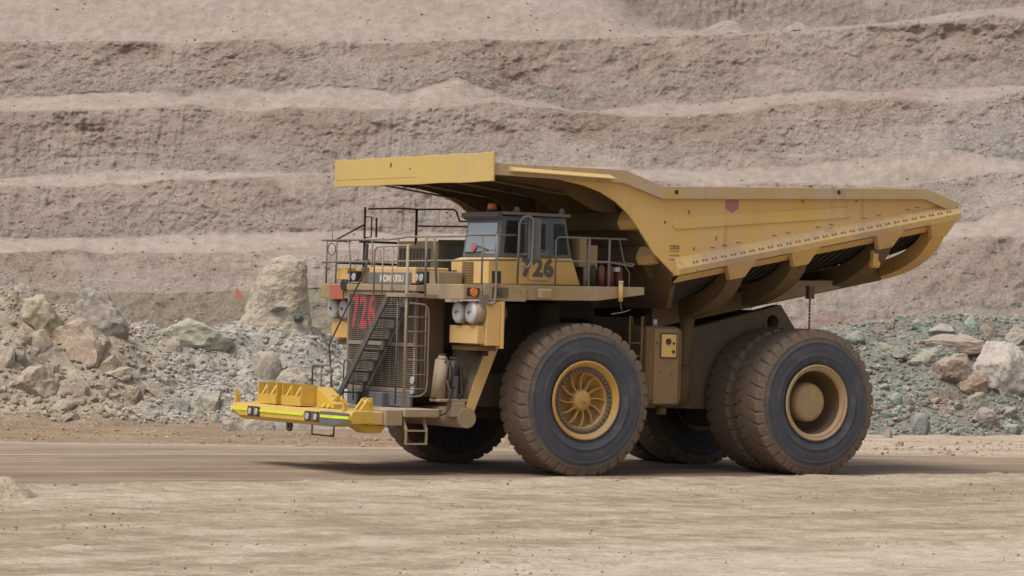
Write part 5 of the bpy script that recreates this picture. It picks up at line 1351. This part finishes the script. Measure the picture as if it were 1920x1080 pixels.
# medium and small loose stones, shared meshes
SM = [rock_mesh(500 + i, 2, cuts=7, rough=0.10) for i in range(14)]
rnd = random.Random(5)
import re
CNAME = {TAN: 'tan', GRY: 'grey', GRN: 'green', PALE: 'whitish', BRN: 'brown'}
def colour_word(c):
    r_, g_, b_ = c[:3]
    if g_ > r_ * 1.02: return 'greenish'
    if r_ > 0.42: return 'whitish'
    if r_ > b_ * 1.42: return 'tan' if r_ > 0.33 else 'brown'
    return 'grey'
SHORT = [(q[0], q[1], re.split(r' (?:with|beside|behind|in|below|lying|left|right|under|at|cut|among|above|leaning|standing|low|near|between|over|bedded|sloping|wedged|highest|on|tilted|half|just|of) ', q[5] + ' ')[0].strip()) for q in NB]
SHORT = [(x, y, n) for x, y, n in SHORT if len(n.split()) >= 2]
def near_label(px, py, sz, c, where):
    x, y, n = min(SHORT, key=lambda q: (q[0] - px) ** 2 + (q[1] - py) ** 2)
    dx, dy = px - x, py - y
    a = abs(dx) > 1.8 * abs(dy); b = abs(dy) > 1.8 * abs(dx)
    side = ('right of' if dx > 0 else 'left of') if a else (('below' if dy > 0 else 'above') if b else (('lower right of' if dx > 0 else 'lower left of') if dy > 0 else ('upper right of' if dx > 0 else 'upper left of')))
    sw = 'small' if sz > 12 else 'very small'
    return f'{sw} {colour_word(c)} stone {side} the {n}'.replace('stone below', 'stone below').replace(' below the', ' just below the').replace(' above the', ' just above the')
def scatter(n, x0, x1, y0, y1, smin, smax, cols, name, label, group):
    k = 0; tries = 0
    while k < n and tries < n * 20:
        tries += 1
        px, py = rnd.uniform(x0, x1), rnd.uniform(y0, y1)
        sz = smin + (smax - smin) * rnd.random() ** 2.2
        if any(abs(px - q[0]) < q[2] * .42 and abs(py - q[1]) < q[3] * .42 for q in NB): continue
        t = hit_rubble(px, py)
        if t is None: continue
        xw = float(at(px, py, t)[0])
        if t < float(rub_t0(xw)) + 0.2: continue
        o = rock(name, px, py, sz * rnd.uniform(0.9, 1.35), sz * rnd.uniform(0.6, 1.0), rnd.choice(cols), label, rnd.randrange(10 ** 6), 'stone', group, mesh=SM[rnd.randrange(14)], yaw=rnd.uniform(0, 6.28), tilt=rnd.uniform(-.5, .5), sink=0.2)
        f_ = rnd.uniform(0.85, 1.15); o['label'] = near_label(px, py, sz, o.color, label); o.color = tuple(c * f_ for c in o.color[:3]) + (1,)
        k += 1
scatter(62, 0, 250, 590, 790, 9, 18, [TAN, TAN, GRY, (0.40, 0.33, 0.24), GRN], 'stone', 'bedded in the left bank', 'small stones in the left bank')
scatter(78, 250, 640, 625, 795, 8, 18, [GRY, PALE, (0.38, 0.35, 0.31), (0.33, 0.31, 0.275), GRN], 'stone', 'in the pale gravel run', 'grey stones in the gravel run')
scatter(95, 1600, 1920, 655, 812, 8, 19, [(0.23, 0.235, 0.2), (0.26, 0.265, 0.23), BRN, (0.30, 0.33, 0.30), (0.22, 0.23, 0.215)], 'stone', 'in the right rubble', 'stones in the right rubble')

# loose gravel: thousands of tiny stones, one object per place
ICO_V = None
def gravel(name, pos, size, tint, label, seed):
    r = np.random.default_rng(seed); n = len(pos)
    bm = bmesh.new(); bmesh.ops.create_icosphere(bm, subdivisions=1, radius=1.0)
    iv = np.array([v.co[:] for v in bm.verts]); fi = np.array([[v.index for v in f.verts] for f in bm.faces]); bm.free()
    sc = size[:, None, None] * r.uniform(0.55, 1.25, (n, 1, 3)) * np.array((1.0, 1.0, 0.75)) * r.uniform(0.75, 1.2, (n, len(iv), 1))
    V = iv[None] * sc
    a = r.uniform(0, 6.28, n); ca, sa = np.cos(a)[:, None], np.sin(a)[:, None]
    x = V[..., 0] * ca - V[..., 1] * sa; y = V[..., 0] * sa + V[..., 1] * ca
    V = np.stack([x, y, V[..., 2]], -1) + pos[:, None, :]
    F = fi[None] + (np.arange(n) * len(iv))[:, None, None]
    o = np_mesh(name, V.reshape(-1, 3), F.reshape(-1, 3), M_GRAVEL, np.repeat(tint, len(iv), 0), False)
    return tag(o, label, None, None, 'stuff')
r = np.random.default_rng(3)
n = 32000
x = r.uniform(-20, 20, n); tau = r.uniform(0.0, 10.5, n); t = rub_t0(x) + tau
h = rub_h(x, t); px, py = to_px(np.stack([x, t, h], -1))
dens = 0.35 + 0.65 * sstep(-0.1, 0.3, fbm(x / 2, t / 2, 0, 3, 201)); dens = np.where((px > 250) & (px < 660), np.maximum(dens, 0.9), dens); dens = np.where(px > 1580, np.maximum(dens, 0.95), dens)
keep = (r.random(n) < dens) & ((px < 760) | (px > 1540)); x, t, h, px = x[keep], t[keep], h[keep], px[keep]
sz = 0.020 + 0.105 * r.random(len(x)) ** 3.4
tl = np.array([TAN, GRY, (0.42, 0.36, 0.29)])[r.integers(0, 3, len(x))]; tm = np.array([GRY, PALE, (0.37, 0.35, 0.31)])[r.integers(0, 3, len(x))]; tr_ = np.array([(0.22, 0.225, 0.19), (0.25, 0.26, 0.225), (0.27, 0.22, 0.18), (0.30, 0.34, 0.315)])[r.integers(0, 4, len(x))]
tint = np.where((px < 250)[:, None], tl, np.where((px < 1200)[:, None], tm, tr_)) * r.uniform(0.75, 1.2, (len(x), 1))
gravel('rubble_gravel', np.stack([x, t, h + sz * 0.2], -1), sz, tint, 'loose gravel spread over the rubble bank', 11)
# clods on the near ground and along the road edge
n = 22000
x = r.uniform(-14, 14, n); y = 40 + 42 * r.random(n) ** 0.8
X_, Y_ = to_truck(x, y); d = Y_ - road_near(X_)
cl = fbm(x / 2.2, y / 2.2, 0, 4, 202)
keep = (d > 0.1) & (r.random(n) < 0.06 + 0.6 * sstep(0.05, 0.35, cl)); x, y = x[keep], y[keep]
sz = 0.006 + 0.026 * r.random(len(x)) ** 4
tint = np.array([(0.24, 0.19, 0.13), (0.30, 0.24, 0.17), (0.42, 0.355, 0.26)])[r.integers(0, 3, len(x))]
X2 = r.uniform(-9, 24, 900); ex_ = np.abs(r.normal(0.25, 0.35, 900)); xe, ye = from_truck(X2, road_near(X2) + ex_)
x = np.r_[x, xe]; y = np.r_[y, ye]; sz = np.r_[sz, 0.012 + 0.045 * r.random(900) ** 3]
tint = np.r_[tint, np.array([(0.16, 0.11, 0.075), (0.24, 0.18, 0.125)])[r.integers(0, 2, 900)]]
gravel('scattered_clods', np.stack([x, y, np.full_like(x, 0.02) + sz * 0.3], -1), sz, tint, 'small dark clods strewn over the pale ground', 12)
# stones along the verge behind the road
n = 2600
X2 = r.uniform(-22, 22, n); ex_ = r.uniform(0.2, 9, n); x, y = from_truck(X2, road_far(X2) - ex_)
keep = y < rub_t0(x) + 0.3; x, y = x[keep], y[keep]
sz = 0.014 + 0.055 * r.random(len(x)) ** 3
tint = np.array([(0.36, 0.27, 0.19), (0.44, 0.36, 0.28), (0.28, 0.20, 0.14)])[r.integers(0, 3, len(x))]
gravel('verge_gravel', np.stack([x, y, sz * 0.3 + 0.015], -1), sz, tint, 'gravel lying on the verge behind the road', 13)
# rocks fallen on the highest dust bank
n = 340
px = np.r_[r.uniform(-100, 1150, 220), r.uniform(-100, 900, 120)]; q = np.r_[r.random(220) ** 1.5, r.random(120) ** 6]
pyb = 76 - 80 * q
tt = 176 + 4 * q
pos = at(px, pyb, tt - 0.05); sz = 0.03 + 0.09 * r.random(n) ** 2.5
tint = np.array([(0.22, 0.17, 0.14), (0.33, 0.27, 0.225), (0.16, 0.13, 0.11)])[r.integers(0, 3, n)]
gravel('fallen_rocks', pos, sz, tint, 'small rocks lying on the highest pale bank', 14)

# spoil cones on the top bench, dirt heap by the road
def heap(name, cx, cy, t, wpx, hpx, mat_col, label, seed, mat=M_RUBBLE, skew=0.0, rough=0.05):
    s = t / CAM_F; W, H = wpx * s / 2, hpx * s
    n = 56; g = np.linspace(-1.15, 1.15, n); U, Vv = np.meshgrid(g, g)
    rr_ = np.sqrt((U - skew) ** 2 + Vv ** 2) + 0.07 * noise(U * 3, Vv * 3, 0, seed)
    z = np.maximum(1 - rr_, -0.6)
    z = z - 0.10 * np.exp(-(rr_ / 0.12) ** 2)
    z = z + rough * fbm(U * 5, Vv * 5, 0, 4, seed + 1) * (rr_ < 1.1)
    b = at(cx, cy, t)
    P = np.stack([b[0] + U * W, b[1] + Vv * W, b[2] + z * H], -1)
    c = np.array(mat_col) * (0.92 + 0.25 * fbm(U * 4, Vv * 4, z, 3, seed + 2)[..., None])
    return tag(grid_mesh(name, P, mat, c), label, 'heap')
heap('spoil_cone', 1364, 64, 179.0, 120, 31, (0.36, 0.30, 0.26), 'larger pale spoil cone on the top bench', 71, M_CLIFF, 0.05, 0.02)
heap('spoil_cone', 1502, 57, 179.2, 66, 17, (0.36, 0.30, 0.26), 'smaller low spoil cone right of the larger cone on the top bench', 72, M_CLIFF, -0.1, 0.02)
tg = 0
d = ray(10, 938); tg = -CAM_H / d[2] * d[1]
heap('dirt_heap', 10, 938, float(tg) + 1.0, 150, 52, (0.40, 0.33, 0.245), 'small crumbly heap of tan dirt by the road at far left', 73, M_RUBBLE, 0.0, 0.10)

# loose stones caught on the pit wall
ci = r.integers(0, CY.shape[0] - 8, 26000); cj = r.integers(np.searchsorted(cp, -80), np.searchsorted(cp, 2000), 26000)
wgt = 0.15 + 0.85 * CRs[ci, cj] * sstep(-0.25, 0.3, fbm(cp[cj] / 120, CY[ci, cj] / 50, 3, 3, 205))
wgt = wgt * np.where(rows_r_arr[ci] == 0.3, 0.1, 1.0)
kp = r.random(26000) < wgt; ci, cj = ci[kp], cj[kp]
pos = np.stack([CX3[ci, cj] + r.uniform(-.03, .03, len(ci)), CYd[ci, cj], CZd[ci, cj] + r.uniform(-.03, .03, len(ci))], -1)
sz = 0.022 + 0.07 * r.random(len(ci)) ** 4
tint = np.array([(0.30, 0.245, 0.205), (0.36, 0.305, 0.262), (0.25, 0.20, 0.165), (0.33, 0.285, 0.25)])[r.integers(0, 4, len(ci))] * r.uniform(0.85, 1.15, (len(ci), 1))
gravel('wall_stones', pos, sz, tint, 'loose stones caught all over the pit wall', 15)

# DEDUP: stones that ended up with the same words are told apart by their place in the row
from collections import defaultdict
same = defaultdict(list)
for o in bpy.data.objects:
    if o.get('category') == 'stone' and o.parent is None: same[o['label']].append(o)
WORDS = {2: ('left one of two', 'right one of two'), 3: ('leftmost of three', 'middle of three', 'rightmost of three')}
ORD = ('leftmost', 'second from left', 'third from left', 'fourth from left', 'fifth from left', 'sixth from left', 'seventh from left')
for k_ in range(4, 8): WORDS[k_] = ORD[:k_]
for lab, os_ in same.items():
    if len(os_) in WORDS:
        for o, wd in zip(sorted(os_, key=lambda o: o.location.x / o.location.y), WORDS[len(os_)]): o['label'] = lab.replace('to the ', '') + ', ' + wd.replace(' one of two', 'most of two').replace('middle', 'middle')
